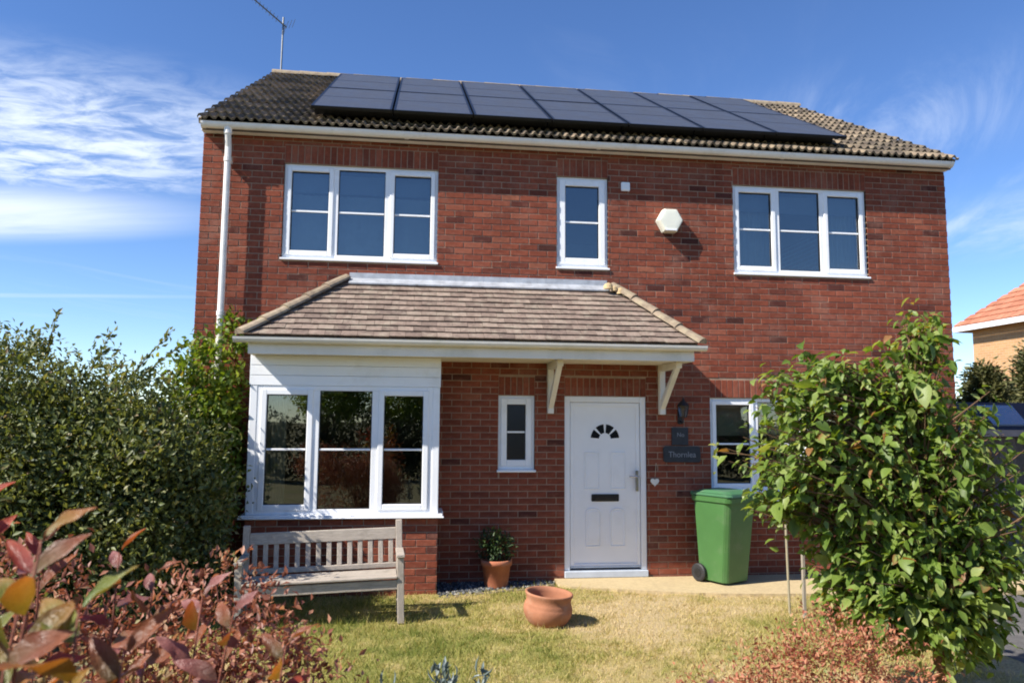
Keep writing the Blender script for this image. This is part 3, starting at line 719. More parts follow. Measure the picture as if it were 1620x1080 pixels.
# ------------------------------------------------------------------ windows
def make_window(x0, x1, z0, z1, xf, lights, glass='glass', frame_w=0.045, mull=0.07, sash_w=0.052, sill=True, bar=0.5, sill_out=0.06, depth=0.07):
    """lights: list of (relative width, opens?) ; xf maps (u, depth, z) to a point, depth 0 = frame front"""
    sz = 0.035 if sill else 0.0
    n = len(lights); f = MB(); zb, zt = z0 + sz, z1
    f.box(x0, x0 + frame_w, 0, depth, zb, zt, xf=xf); f.box(x1 - frame_w, x1, 0, depth, zb, zt, xf=xf)
    f.box(x0 + frame_w, x1 - frame_w, 0.0005, depth, zt - frame_w, zt, xf=xf); f.box(x0 + frame_w, x1 - frame_w, 0.0005, depth, zb, zb + frame_w, xf=xf)
    span = (x1 - x0) - 2 * frame_w - mull * (n - 1); tot = sum(l[0] for l in lights); u = x0 + frame_w
    cells = []
    for i, (wd, op) in enumerate(lights):
        ww = span * wd / tot; cells.append((u, u + ww, op)); u += ww
        if i < n - 1: f.box(u, u + mull, 0.001, depth, zb + frame_w, zt - frame_w, xf=xf); u += mull
    win = obj('window', f, 'upvc', house, bevel=0.004)
    for a, b, op in cells:
        c, d = zb + frame_w, zt - frame_w
        if op:
            s = MB(); k = sash_w; e = -0.014
            a2, b2, c2, d2 = a - 0.012, b + 0.012, c - 0.012, d + 0.012
            s.box(a2, a2 + k, e, 0.05, c2, d2, xf=xf); s.box(b2 - k, b2, e, 0.05, c2, d2, xf=xf)
            s.box(a2 + k, b2 - k, e + 0.0005, 0.05, d2 - k, d2, xf=xf); s.box(a2 + k, b2 - k, e + 0.0005, 0.05, c2, c2 + k, xf=xf)
            obj('sash', s, 'upvc', win, bevel=0.006)
            a, b, c, d = a2 + k, b2 - k, c2 + k, d2 - k
        gk = MB(); e0 = 0.012
        for (p, q, r_, t_) in ((a, a + 0.008, c, d), (b - 0.008, b, c, d), (a + .008, b - .008, c, c + 0.008), (a + .008, b - .008, d - 0.008, d)): gk.box(p, q, e0, 0.03, r_, t_, xf=xf)
        obj('gasket', gk, 'rubber', win)
        zm = c + (d - c) * bar
        for (r_, t_) in ((c, zm), (zm, d)):
            pn = MB(); pn.box(a + 0.001, b - 0.001, 0.026, 0.030, r_ + 0.0005, t_ - 0.0005, xf=xf); obj('pane', pn, glass, win)
        gb = MB(); gb.box(a, b, 0.012, 0.024, zm - 0.011, zm + 0.011, xf=xf); obj('glazing_bar', gb, 'upvc', win, bevel=0.003)
    if sill:
        s = MB(); s.prism([(-sill_out, z0), (depth, z0), (depth, z0 + sz), (0, z0 + sz), (-sill_out, z0 + 0.022)], x0 - 0.012, x1 + 0.012, lambda u, v, d: xf(d, u, v)); obj('sill', s, 'upvc', win, bevel=0.002)
    return win
fxf = lambda u, d, z: (u, 0.035 + d, z)
L3 = [(0.50, True), (0.53, False), (0.50, True)]
make_window(*OPEN['up_left'], fxf, L3)
make_window(*OPEN['up_right'], fxf, L3)
make_window(*OPEN['up_small'], fxf, [(1, True)], sash_w=0.075)
make_window(*OPEN['low_small'], fxf, [(1, True)], glass='glass_obscure', sash_w=0.072)
make_window(*OPEN['low_right'], fxf, L3, glass='glass_bay')
# bay: front window, returns, corner posts, cladding
bxf = lambda u, d, z: (u, BAYY + 0.005 + d, z)
make_window(0.83, 2.674, 0.79, 2.14, bxf, [(0.50, True), (0.535, False), (0.50, True)], glass='glass_bay', sill=False, frame_w=0.052, mull=0.08, sash_w=0.06)
for xs, sg in ((2.752, 1), (0.752, -1)):
    make_window(-0.47, -0.01, 0.79, 2.14, lambda u, d, z: (xs - sg * d, u if sg > 0 else -0.48 - u, z), [(1, False)], glass='glass_bay', sill=False)
for a in (0.752, 2.674): g = MB(); g.box(a, a + 0.078, BAYY, BAYY + 0.078, 0.79, 2.14); obj('corner_post', g, 'upvc', house, bevel=0.006)
g = MB(); g.box(0.69, 2.814, BAYY - 0.07, BAYY + 0.2, 0.748, 0.766); g.box(0.70, 2.80, BAYY - 0.055, BAYY + 0.2, 0.766, 0.789)
for a, b in ((0.69, 0.80), (2.70, 2.814)): g.box(a, b, BAYY + 0.2, 0.0, 0.748, 0.788)
obj('bay_sill', g, 'upvc', house, bevel=0.006)
for z0, z1 in ((2.141, 2.246), (2.248, 2.353), (2.355, 2.46)):
    g = MB(); g.prism([(BAYY - 0.004, z0), (0.01, z0), (0.01, z1), (BAYY + 0.002, z1), (BAYY - 0.002, z1 - 0.006)], 0.745, 2.759, lambda u, v, d: (d, u, v)); obj('cladding_board', g, 'upvc', house, bevel=0.0015)
# ------------------------------------------------------------------ porch and bay roof
PEY, PEZ = -0.90, 2.64; PTZ = 3.385                     # eaves and top of the lean-to
PXL0, PXL1, PXR1, PXR0 = 0.72, 1.64, 4.86, 5.58         # eaves left, top left, top right, eaves right
pit = math.atan2(PTZ - PEZ, -PEY)
pn_, ps_ = Vector((0, -math.sin(pit), math.cos(pit))), Vector((0, math.cos(pit), math.sin(pit)))
PL = (PTZ - PEZ) / math.sin(pit)
def porchp(x, s, h=0.0): p = Vector((0, PEY, PEZ)) + ps_ * s + pn_ * h; return (x, p.y, p.z)
g = MB()
cs = [(PXL0, PEY, PEZ - .03), (PXR0, PEY, PEZ - .03), (PXR1, 0, PTZ - .03), (PXL1, 0, PTZ - .03), (PXL0, 0, PEZ - .03), (PXR0, 0, PEZ - .03)]
g.add(cs, [(0, 1, 2, 3), (0, 3, 4), (1, 5, 2), (0, 4, 5, 1), (4, 3, 2, 5)])
porch = obj('porch_roof', g, 'dark_roof', house)
NCO = 11; GAU = PL / NCO; PW = 0.165
kL, kR = (PXL1 - PXL0) / PL, (PXR0 - PXR1) / PL
for c in range(NCO):
    off = PW / 2 if c % 2 else 0
    x = PXL0 - off - PW; s0 = c * GAU - 0.012; s1 = (c + 1) * GAU + 0.02
    while x < PXR0:
        poly = [(x + 0.0015, s0), (x + PW - 0.0015, s0), (x + PW - 0.0015, s1), (x + 0.0015, s1)]
        poly = clip_poly(poly, -1, kL, -(PXL0 + 0.01)); poly = clip_poly(poly, 1, kR, PXR0 - 0.01) if len(poly) > 2 else []
        if len(poly) > 2 and max(p[0] for p in poly) - min(p[0] for p in poly) > 0.01:
            jl, jh, tl = random.uniform(-0.005, 0.004), random.uniform(0, 0.004), random.uniform(-0.012, 0.012)
            cx = x + PW / 2
            def xf(u, v, d):
                t = (v - s0) / (s1 - s0); return porchp(u, v + jl, 0.024 - 0.022 * t + jh + d + (u - cx) * tl)
            g = MB(); g.prism(poly, -0.012, 0.0, xf, rng.random()); obj('plain_tile', g, 'plain_tile', porch)
        x += PW
for sg, (xe, xt) in ((-1, (PXL0, PXL1)), (1, (PXR0, PXR1))):    # hipped ends, tiled too
    g = MB()
    for c in range(NCO):
        t0, t1 = c / NCO, (c + 1) / NCO; y = 0.0
        ylim = PEY * (1 - t0)
        while y > ylim:
            y2 = max(y - PW, ylim)
            pt = lambda yy, t, h: (xe + (xt - xe) * t + sg * h * 0.6, min(yy, 0.0), PEZ + (PTZ - PEZ) * t + h)
            r_ = rng.random(); y2b = max(y2, PEY * (1 - t1))
            if y > y2b: g.add([pt(y, t0, .024), pt(y2, t0, .024), pt(y2b, t1, .004), pt(y, t1, .004), pt(y, t0, .01), pt(y2, t0, .01)], [(0, 1, 2, 3), (0, 4, 5, 1)], r_)
            y -= PW
    tag(obj('hip_end_tiles', g, 'plain_tile', porch, recalc=False), kind='stuff')
def hip_run(p0, p1, n, mortar_top):
    p0, p1 = Vector(p0), Vector(p1); t = (p1 - p0).normalized(); L = (p1 - p0).length
    sd = t.cross(Vector((0, 0, 1))).normalized(); up = sd.cross(t).normalized()
    for i in range(n):
        g = MB(); a = L * i / n - 0.01; b = L * (i + 1) / n + 0.015; m = 8; rd = rng.random()
        for k in range(m + 1):
            q = math.pi * k / m
            for ss, rr, hh in ((a, 0.085, 0.012), (b, 0.075, 0.0)):
                g.v.append(tuple(p0 + t * ss + sd * (rr * math.cos(q)) + up * (rr * 0.75 * math.sin(q) + hh - 0.01))); g.r.append(rd)
        for k in range(m): g.f.append((2 * k, 2 * k + 1, 2 * k + 3, 2 * k + 2))
        g.add([g.v[2 * k] for k in range(m + 1)], [tuple(range(m + 1))], rd)
        obj('hip_tile', g, 'hip_tile', porch, recalc=False)
hip_run((PXL0 - 0.01, PEY - 0.01, PEZ + 0.005), (PXL1 + 0.02, -0.02, PTZ + 0.025), 5, False)
hip_run((PXR0 + 0.01, PEY - 0.01, PEZ + 0.005), (PXR1 - 0.02, -0.02, PTZ + 0.025), 4, True)
g = MB()                                                # rough mortar where the right hip meets the flashing
for k in range(5):
    bx, bz, br = PXR1 - 0.12 + 0.075 * k, PTZ - 0.005 - 0.028 * k, rng.uniform(0.045, 0.07)
    m = 7
    for lv in range(4):
        for i in range(m):
            q = 6.283 * i / m; rr = br * (1, 0.95, 0.65, 0.1)[lv] * rng.uniform(0.8, 1.15)
            g.v.append((bx + rr * math.cos(q), -0.10 + 0.6 * rr * math.sin(q) - 0.06, bz + br * (-0.5, 0.1, 0.55, 0.8)[lv])); g.r.append(.5)
    b0 = len(g.v) - 4 * m
    for lv in range(3):
        for i in range(m): g.f.append((b0 + lv * m + i, b0 + lv * m + (i + 1) % m, b0 + (lv + 1) * m + (i + 1) % m, b0 + (lv + 1) * m + i))
tag(obj('hip_mortar', g, 'lime_mortar', porch, smooth=True), 'rough yellow mortar at the top of the right hip')
# lead flashing
FN = 4
for k in range(FN):
    a = PXL1 + 0.06 + (PXR1 - 0.1 - PXL1 - 0.06) * k / FN; b = PXL1 + 0.06 + (PXR1 - 0.1 - PXL1 - 0.06) * (k + 1) / FN + (0.03 if k < FN - 1 else 0)
    g = MB(); e = 0.0015 * (k % 2)
    g.prism([(-0.001 - e, PTZ + 0.075), (-0.001 - e, PTZ - 0.005), (-0.115, PTZ - 0.075), (-0.118, PTZ - 0.06), (-0.014 - e, PTZ + 0.012), (-0.012 - e, PTZ + 0.075)], a, b, lambda u, v, d: (d, u, v + 0.02)); obj('flashing', g, 'lead', porch)
# fascia, soffit and gutter of the porch
g = MB(); g.box(PXL0 + 0.06, PXR0 - 0.06, PEY + 0.03, PEY + 0.052, 2.445, 2.62)
for a in (PXL0 + 0.06, PXR0 - 0.082): g.box(a, a + 0.022, PEY + 0.052, 0.0, 2.445, 2.62)
obj('porch_fascia', g, 'fascia_paint', house, bevel=0.003)
g = MB(); g.box(PXL0 + 0.082, PXR0 - 0.082, PEY + 0.052, 0.0, 2.462, 2.474); obj('porch_soffit', g, 'fascia_paint', house)
g = MB(); PG, PGZ = PEY - 0.035, 2.605
half_round(g, ((PXL0 - 0.07, PG, PGZ), (PXR0 + 0.05, PG, PGZ)), 0.055)
for bx in (1.55, 3.4, 4.9):
    for k in range(10):
        q0, q1 = math.pi * k / 10, math.pi * (k + 1) / 10
        P0, P1 = [(PG + 0.060 * math.cos(q), PGZ - 0.060 * math.sin(q)) for q in (q0, q1)]
        g.quad((bx, P0[0], P0[1]), (bx + 0.05, P0[0], P0[1]), (bx + 0.05, P1[0], P1[1]), (bx, P1[0], P1[1]))
obj('porch_gutter', g, 'fascia_paint', house, recalc=False)
# gallows brackets
for bx in (4.065, 5.42):
    g = MB()
    g.box(bx - 0.035, bx + 0.035, -0.075, 0.0, 1.87, 2.46); g.box(bx - 0.034, bx + 0.034, -0.66, -0.075, 2.385, 2.46)
    g.prism([(-0.075, 1.93), (-0.075, 2.03), (-0.54, 2.385), (-0.62, 2.385)], bx - 0.03, bx + 0.03, lambda u, v, d: (d, u, v))
    obj('porch_bracket', g, 'fascia_paint', house, bevel=0.004)
# ------------------------------------------------------------------ front door
dx0, dx1, _, dz1 = OPEN['door']
f = MB(); FW = 0.07
f.box(dx0, dx0 + FW, 0.02, 0.10, 0.06, dz1); f.box(dx1 - FW, dx1, 0.02, 0.10, 0.06, dz1); f.box(dx0 + FW, dx1 - FW, 0.0205, 0.10, dz1 - FW, dz1)
door = obj('front_door', f, 'door_white', house, bevel=0.005)
door['label'] = 'white panelled front door with fan-shaped glass lights'
g = MB(); g.box(dx0, dx1, -0.03, 0.12, -0.018, 0.058); obj('threshold', g, 'sill_grey', door, bevel=0.006)
lx0, lx1, lz0, lz1 = dx0 + FW + 0.006, dx1 - FW - 0.006, 0.085, dz1 - FW - 0.005
g = MB()
fan_c = (4.739, 1.575)
# leaf with frame steps
g.box(lx0, lx1, 0.045, 0.085, lz0, lz1)
for a, b, c, d in ((lx0, lx0 + 0.045, lz0, lz1), (lx1 - 0.045, lx1, lz0, lz1), (lx0 + 0.045, lx1 - 0.045, lz1 - 0.045, lz1), (lx0 + 0.045, lx1 - 0.045, lz0, lz0 + 0.045)): g.box(a, b, 0.031, 0.05, c, d)
obj('door_leaf', g, 'door_white', door, bevel=0.004)
g = MB(); g.box(lx0 + 0.002, lx1 - 0.002, 0.024, 0.031, lz0 - 0.001, lz0 + 0.022); obj('weather_bar', g, 'sill_grey', door)
def moulding(mb, poly, w, h, y):
    """raised rim along polygon outline plus a slightly raised field"""
    c = Vector((sum(p[0] for p in poly) / len(poly), sum(p[1] for p in poly) / len(poly)))
    n = len(poly)
    def inset(d):
        out = []
        for i in range(n):
            p, a, b = Vector(poly[i]), Vector(poly[i - 1]), Vector(poly[(i + 1) % n])
            e1, e2 = (p - a).normalized(), (b - p).normalized(); m = Vector((-(e1.y + e2.y), e1.x + e2.x))
            if m.length < 1e-6: m = Vector((-e1.y, e1.x))
            m.normalize(); k = max(0.5, abs(m.dot(Vector((-e1.y, e1.x))))); out.append(p + m * d / k)
        return out
    rings = [(0, 0.0), (w * 0.3, h), (w * 0.7, h), (w, 0.001), (w * 1.6, 0.001), (w * 2.2, h * 0.7)]
    vs = []; 
    for d, hh in rings: vs += [(p.x, y - hh, p.y) for p in inset(d)]
    fs = []
    for r_ in range(len(rings) - 1):
        for i in range(n): fs.append((r_ * n + i, r_ * n + (i + 1) % n, (r_ + 1) * n + (i + 1) % n, (r_ + 1) * n + i))
    fs.append(tuple((len(rings) - 1) * n + i for i in range(n)))
    mb.add(vs, fs)
for a, b, c, d, arch in ((4.485, 4.675, 0.985, 1.42, 0), (4.80, 4.99, 0.985, 1.42, 0), (4.50, 4.685, 0.32, 0.72, 1), (4.795, 4.98, 0.32, 0.72, 1)):
    g = MB(); poly = [(a, c), (b, c), (b, d), (a, d)]
    if arch: poly = [(a, c), (b, c), (b, d)] + [((a + b) / 2 + (b - a) / 2 * math.cos(q), d + 0.05 * math.sin(q)) for q in (0.6, 1.1, 1.57, 2.04, 2.54)] + [(a, d)]
    moulding(g, poly, 0.016, 0.010, 0.0445); obj('door_panel', g, 'door_white', door, recalc=True)
for k in range(4):
    q0, q1 = math.pi * k / 4 + 0.09, math.pi * (k + 1) / 4 - 0.09
    ar = [q0 + (q1 - q0) * i / 5 for i in range(6)]
    pl = [(fan_c[0] + 0.175 * math.cos(q), fan_c[1] + 0.175 * math.sin(q)) for q in ar] + [(fan_c[0] + 0.072 * math.cos(q), fan_c[1] + 0.072 * math.sin(q)) for q in reversed(ar)]
    g = MB(); g.prism(pl, 0.0435, 0.05, lambda u, v, d: (u, d, v)); obj('fan_light', g, 'glass_dark', door)
    g = MB(); moulding(g, [(p[0], p[1]) for p in pl], 0.0001, 0.0001, 0.0445) if False else None
    rim = MB(); o_ = [(fan_c[0] + (0.190) * math.cos(q), fan_c[1] + 0.190 * math.sin(q)) for q in (math.pi * k / 4 + 0.02 + (math.pi / 4 - 0.04) * i / 5 for i in range(6))]
    i_ = [(fan_c[0] + 0.1755 * math.cos(q), fan_c[1] + 0.1755 * math.sin(q)) for q in ar]
    for i in range(5): rim.add([(p[0], yy, p[1]) for yy in (0.0375, 0.046) for p in (o_[i], o_[i + 1], i_[i + 1], i_[i])], [(0, 1, 2, 3), (4, 7, 6, 5), (0, 4, 5, 1), (2, 6, 7, 3)])
    obj('fan_light_rim', rim, 'door_white', door)
g = MB(); g.box(4.572, 4.905, 0.030, 0.045, 0.845, 0.93); obj('letter_plate', g, 'letter_black', door, bevel=0.006, seg=2)
g = MB(); g.box(4.60, 4.877, 0.022, 0.030, 0.862, 0.905); obj('letter_flap', g, 'letter_black', door, bevel=0.004)
g = MB(); g.box(5.105, 5.137, 0.012, 0.0305, 0.965, 1.205); g.tube([(5.121, 0.015, 1.14), (5.121, -0.03, 1.14), (5.10, -0.045, 1.14), (5.01, -0.045, 1.14)], 0.010, 10); g.tube([(5.121, 0.012, 1.02), (5.121, 0.004, 1.02)], 0.009, 10); obj('door_handle', g, 'chrome', door, bevel=0.0)

# ------------------------------------------------------------------ curtains and blinds
def wavy(name, x0, x1, z0, z1, y, mat, label, cat, amp=0.03, waves=5):
    n = 40; g = MB()
    for i in range(n + 1):
        x = x0 + (x1 - x0) * i / n; yy = y + amp * math.sin(i / n * waves * 6.283)
        g.v += [(x, yy, z0), (x, yy, z1)]; g.r += [.5, .5]
    for i in range(n): g.f.append((2 * i, 2 * i + 2, 2 * i + 3, 2 * i + 1))
    return tag(obj(name, g, mat, recalc=False, smooth=True), label, cat)
wavy('curtain', 0.86, 1.12, 0.80, 2.2, -0.40, 'curtain_beige', 'beige curtain drawn aside at the left end of the bay window', 'curtain', 0.025, 4)
g = MB(); g.box(6.10, 7.76, 0.20, 0.206, 1.62, 2.07); tag(obj('roller_blind', g, 'blind_cream'), 'cream roller blind half lowered in the ground floor window behind the tree', 'blind')
wavy('net_curtain', 0.95, 2.68, 3.62, 4.44, 0.215, 'curtain_net', 'pale net curtain behind the wide upstairs window above the bay', 'curtain', 0.014, 22)
wavy('net_curtain', 6.42, 7.05, 3.62, 4.75, 0.235, 'curtain_net', 'pale curtain gathered at the left side of the upstairs window near the alarm box', 'curtain', 0.02, 9)
wavy('net_curtain', 7.72, 8.15, 3.62, 4.75, 0.235, 'curtain_net', 'pale curtain gathered at the right side of the upstairs window near the alarm box', 'curtain', 0.02, 7)
for k, (a, b) in enumerate(((0.97, 2.66), (6.44, 8.13))):
    t = thing('roman_blind', ((a + b) / 2, 0.18, 4.3), ('grey blind drawn up in the wide upstairs window above the bay', 'grey blind drawn up in the upstairs window near the alarm box')[k], 'blind', 'upstairs blinds')
    for j in range(3): g = MB(); g.box(a, b, 0.17 + 0.008 * j, 0.178 + 0.008 * j, 4.46 + 0.07 * j, 4.52 + 0.07 * j + 0.03); obj('blind_fold', g, 'blind_grey', t)

# ------------------------------------------------------------------ solar panels
PC, PR_ = 7, 2
pw, ph = (PX1 - PX0) / PC, (PS1 - PS0) / PR_
ordn = ['first', 'second', 'third', 'fourth', 'fifth', 'sixth', 'last']
fm = MB(); W2, H2 = pw - 0.022, ph - 0.020
for a, b, c, d in ((0, 0.024, 0, H2), (W2 - 0.024, W2, 0, H2), (0.024, W2 - 0.024, 0, 0.024), (0.024, W2 - 0.024, H2 - 0.024, H2)): fm.box(a, b, c, d, -0.036, 0.001)
fmesh = mesh_of('frame', fm, 'panel_frame'); cm = MB(); cm.box(0.024, W2 - 0.024, 0.024, H2 - 0.024, -0.006, -0.002); cmesh = mesh_of('cell_glass', cm, 'solar_cell')
bm_ = MB(); bm_.box(0.02, W2 - 0.02, H2 / 2 - 0.006, H2 / 2 + 0.006, -0.0015, -0.0005); bmesh_ = mesh_of('bus_bar', bm_, 'panel_frame')
rails_ = []
for s in (0.35, ph - 0.35): rm = MB(); rm.box(-0.004, pw + 0.004 - 0.022, s - 0.02, s + 0.02, -0.15, -0.0365); rails_.append(mesh_of('mounting_rail', rm, 'panel_frame'))  # black rail colour stands in for the shade in the gap under the panels
for rr in range(PR_):
    for cc in range(PC):
        t = bpy.data.objects.new('solar_panel', None); COL.objects.link(t); t.location = roofp(PX0 + cc * pw + 0.011, PS0 + rr * ph + 0.010, 0.205); t.rotation_euler = (PITCH + random.uniform(-.002, .002), random.uniform(-.002, .002), 0)
        tag(t, f'{ordn[cc]} black solar panel from the left in the {"upper" if rr else "lower"} row on the roof', 'solar panel', 'solar panels on the roof')
        for nm, me in (('frame', fmesh), ('cell_glass', cmesh), ('bus_bar', bmesh_), ('mounting_rail', rails_[0]), ('mounting_rail', rails_[1])):
            o = bpy.data.objects.new(nm, me); COL.objects.link(o); o.parent = t
# ------------------------------------------------------------------ aerial
ae = thing('tv_aerial', (0.05, 4.2, 7.4), 'thin grey television aerial on a mast above the roof ridge', 'aerial')
g = MB(); g.tube([(0.05, 4.2, 7.35), (0.06, 4.2, 8.78)], 0.016, 8); obj('mast', g, 'aerial_metal', ae)
ba, bb = Vector((0.12, 4.2, 8.60)), Vector((-0.62, 3.95, 9.12)); bd = (bb - ba).normalized()
g = MB(); g.tube([ba, bb], 0.012, 6); obj('boom', g, 'aerial_metal', ae)
cr = bd.cross(Vector((0, 0, 1))).normalized()
for k in range(11):
    p = ba.lerp(bb, 0.22 + 0.075 * k); l = 0.11 - 0.004 * k
    g = MB(); g.tube([p - cr * l, p + cr * l], 0.0045, 5); obj('element', g, 'aerial_metal', ae)
g = MB()
up2 = cr.cross(bd)
for sgn in (1, -1):
    for k in range(3): q = ba + bd * 0.02 + up2 * sgn * (0.04 + 0.055 * k) - bd * 0.03 * k; g.tube([q - cr * 0.15, q + cr * 0.15], 0.004, 5)
obj('reflector', g, 'aerial_metal', ae)

# ------------------------------------------------------------------ things on the wall
al = thing('alarm_box', (5.54, 0, 4.09), 'cream hexagonal alarm box on the upper brick wall', 'alarm box')
hexa = lambda r, sq=1.0: [(5.54 + r * math.cos(math.pi * k / 3), 4.235 + r * sq * math.sin(math.pi * k / 3)) for k in range(6)]
g = MB(); a, b = hexa(0.162, 1.02), hexa(0.145, 1.02); c = hexa(0.10, 1.0)
vs = [(u, 0.0, v) for u, v in a] + [(u, -0.085, v) for u, v in a] + [(u, -0.125, v) for u, v in b] + [(u, -0.128, v) for u, v in c]
g.add(vs, [(6 * r_ + i, 6 * r_ + (i + 1) % 6, 6 * (r_ + 1) + (i + 1) % 6, 6 * (r_ + 1) + i) for r_ in range(3) for i in range(6)] + [tuple(range(18, 24)), tuple(range(5, -1, -1))])
obj('cover', g, 'alarm_cream', al, bevel=0.006, seg=2)
g = MB(); g.box(5.47, 5.61, -0.133, -0.127, 4.10, 4.125); obj('strobe_lens', g, 'upvc', al, bevel=0.002)
v = thing('wall_vent', (5.0, 0, 4.59), 'small square white vent cover beside the narrow upstairs window', 'vent')
g = MB(); g.box(4.945, 5.055, -0.03, 0.0, 4.60, 4.71); obj('cover', g, 'upvc', v, bevel=0.008, seg=2)
for k in range(3): g = MB(); g.box(4.962, 5.038, -0.036, -0.029, 4.618 + 0.028 * k, 4.630 + 0.028 * k); obj('louvre', g, 'upvc', v)
ln = thing('wall_lantern', (5.652, 0, 1.76), 'black wall lantern above the house signs', 'lantern')
g = MB(); g.box(5.625, 5.679, -0.018, 0.0, 1.76, 1.93); g.tube([(5.652, -0.015, 1.80), (5.652, -0.08, 1.765), (5.652, -0.13, 1.79), (5.652, -0.13, 1.83)], 0.008, 8); obj('wall_bracket', g, 'iron_black', ln, bevel=0.0)
lc = (5.652, -0.13)
def hexring(r, z): return [(lc[0] + r * math.cos(math.pi * k / 3 + .5), lc[1] + r * math.sin(math.pi * k / 3 + .5), z) for k in range(6)]
g = MB()
for k in range(6): g.tube([hexring(0.042, 1.845)[k], hexring(0.065, 1.975)[k]], 0.004, 5)
for z, r_ in ((1.843, 0.042), (1.977, 0.068)): pts = hexring(r_, z); g.tube(pts + [pts[0]], 0.006, 5)
obj('cage', g, 'iron_black', ln)
g = MB(); g.lathe([(0.078, 1.978), (0.05, 2.01), (0.022, 2.035), (0.012, 2.05), (0.014, 2.06), (0.001, 2.075)], 12, (lc[0], lc[1], 0)); obj('cap', g, 'iron_black', ln)
g = MB(); vs = hexring(0.040, 1.85) + hexring(0.062, 1.972); g.add(vs, [(i, (i + 1) % 6, 6 + (i + 1) % 6, 6 + i) for i in range(6)]); obj('lamp_glass', g, 'glass_obscure', ln)
def text(name, s, size, loc, parent, mat, sx=1.0):
    c = bpy.data.curves.new(name, 'FONT'); c.body = s; c.size = size; c.extrude = 0.0015; c.align_x = 'CENTER'; c.align_y = 'CENTER'
    t_ = bpy.data.objects.new(name, c); COL.objects.link(t_); bpy.context.view_layer.update(); me = bpy.data.meshes.new_from_object(t_.evaluated_get(bpy.context.evaluated_depsgraph_get())); bpy.data.objects.remove(t_)
    me.materials.clear(); me.materials.append(MATS[mat]); o = bpy.data.objects.new(name, me); COL.objects.link(o)
    o.parent = parent; o.matrix_parent_inverse = INV[parent.name]; o.location = loc; o.rotation_euler = (R(90), 0, 0); o.scale = (sx, 1, 1); return o
n1 = thing('number_plaque', (5.648, 0, 1.5), 'small dark slate number plaque above the long name sign', 'plaque')
g = MB(); g.box(5.545, 5.751, -0.017, 0.0, 1.508, 1.715); obj('plate', g, 'slate_sign', n1, bevel=0.004); text('lettering', 'No', 0.07, (5.655, -0.0185, 1.63), n1, 'sign_letter')
n2 = thing('name_sign', (5.668, 0, 1.30), 'long dark slate house name sign with pale lettering', 'sign')
g = MB(); g.prism([(5.44, 1.32), (5.46, 1.305), (5.88, 1.303), (5.902, 1.325), (5.90, 1.475), (5.88, 1.492), (5.46, 1.494), (5.437, 1.47)], -0.02, 0.0, lambda u, vv, d: (u, d, vv)); obj('plate', g, 'slate_sign', n2, bevel=0.004); text('lettering', 'Thornlea', 0.098, (5.67, -0.0215, 1.395), n2, 'sign_letter', 0.95)
h = thing('hanging_heart', (5.33, 0, 1.0), 'small white wooden heart hung on string beside the door', 'ornament')
hp = []
for k in range(24):
    q = 6.283 * k / 24; hp.append((5.33 + 0.0033 * 16 * math.sin(q) ** 3, 1.075 + 0.0033 * (13 * math.cos(q) - 5 * math.cos(2 * q) - 2 * math.cos(3 * q) - math.cos(4 * q))))
g = MB(); g.prism(hp, -0.018, -0.004, lambda u, vv, d: (u, d, vv)); obj('heart', g, 'white_wood', h)
g = MB(); g.tube([(5.33, -0.011, 1.09), (5.352, -0.008, 1.29)], 0.0022, 5); g.tube([(5.33, -0.011, 1.09), (5.348, -0.008, 1.29)], 0.0022, 5); g.tube([(5.35, 0.005, 1.29), (5.35, -0.014, 1.29)], 0.005, 6); obj('string', g, 'string', h)

# ------------------------------------------------------------------ wheelie bin
bn = thing('wheelie_bin', (6.02, -0.36, 0), 'green wheeled rubbish bin standing on the path by the wall', 'bin')
brot = Matrix.Rotation(R(27), 3, 'Z'); bc = Vector((6.03, -0.36, -0.016))
def bxf(x, y, z): return tuple(bc + brot @ Vector((x, y, z)))
def taper_box(mb, z0, z1, w0, d0, w1, d1, yo0=0, yo1=0, ch=0.04):
    def ring(w, d, z, yo): return [(-w + ch, -d + yo, z), (w - ch, -d + yo, z), (w, -d + ch + yo, z), (w, d - ch + yo, z), (w - ch, d + yo, z), (-w + ch, d + yo, z), (-w, d - ch + yo, z), (-w, -d + ch + yo, z)]
    vs = ring(w0, d0, z0, yo0) + ring(w1, d1, z1, yo1); vs = [bxf(*p) for p in vs]
    mb.add(vs, [tuple(range(7, -1, -1)), tuple(range(8, 16))] + [(i, (i + 1) % 8, 8 + (i + 1) % 8, 8 + i) for i in range(8)])
g = MB(); taper_box(g, 0.02, 0.93, 0.205, 0.20, 0.245, 0.265, 0.02, -0.01); body = obj('body', g, 'bin_green', bn, bevel=0.008, seg=2)
g = MB(); taper_box(g, 0.90, 0.965, 0.262, 0.285, 0.266, 0.29, -0.012, -0.012); obj('rim', g, 'bin_green', bn, bevel=0.008, seg=2)
g = MB(); taper_box(g, 0.968, 1.0, 0.272, 0.305, 0.268, 0.30, -0.016, -0.016); taper_box(g, 1.0005, 1.03, 0.255, 0.27, 0.20, 0.20, -0.02, 0.0, 0.05); obj('lid', g, 'bin_lid', bn, bevel=0.008, seg=2)
g = MB(); g.box(-0.04, 0.04, -0.238, -0.2315, 0.66, 0.73, xf=lambda x, y, z: bxf(x - 0.15, y + 0.06 * (0.93 - z) , z)); obj('sticker', g, 'white_wood', bn)
g = MB(); g.tube([bxf(-0.2, 0.30, 0.985), bxf(0.2, 0.30, 0.985)], 0.016, 8); obj('handle', g, 'bin_green', bn)
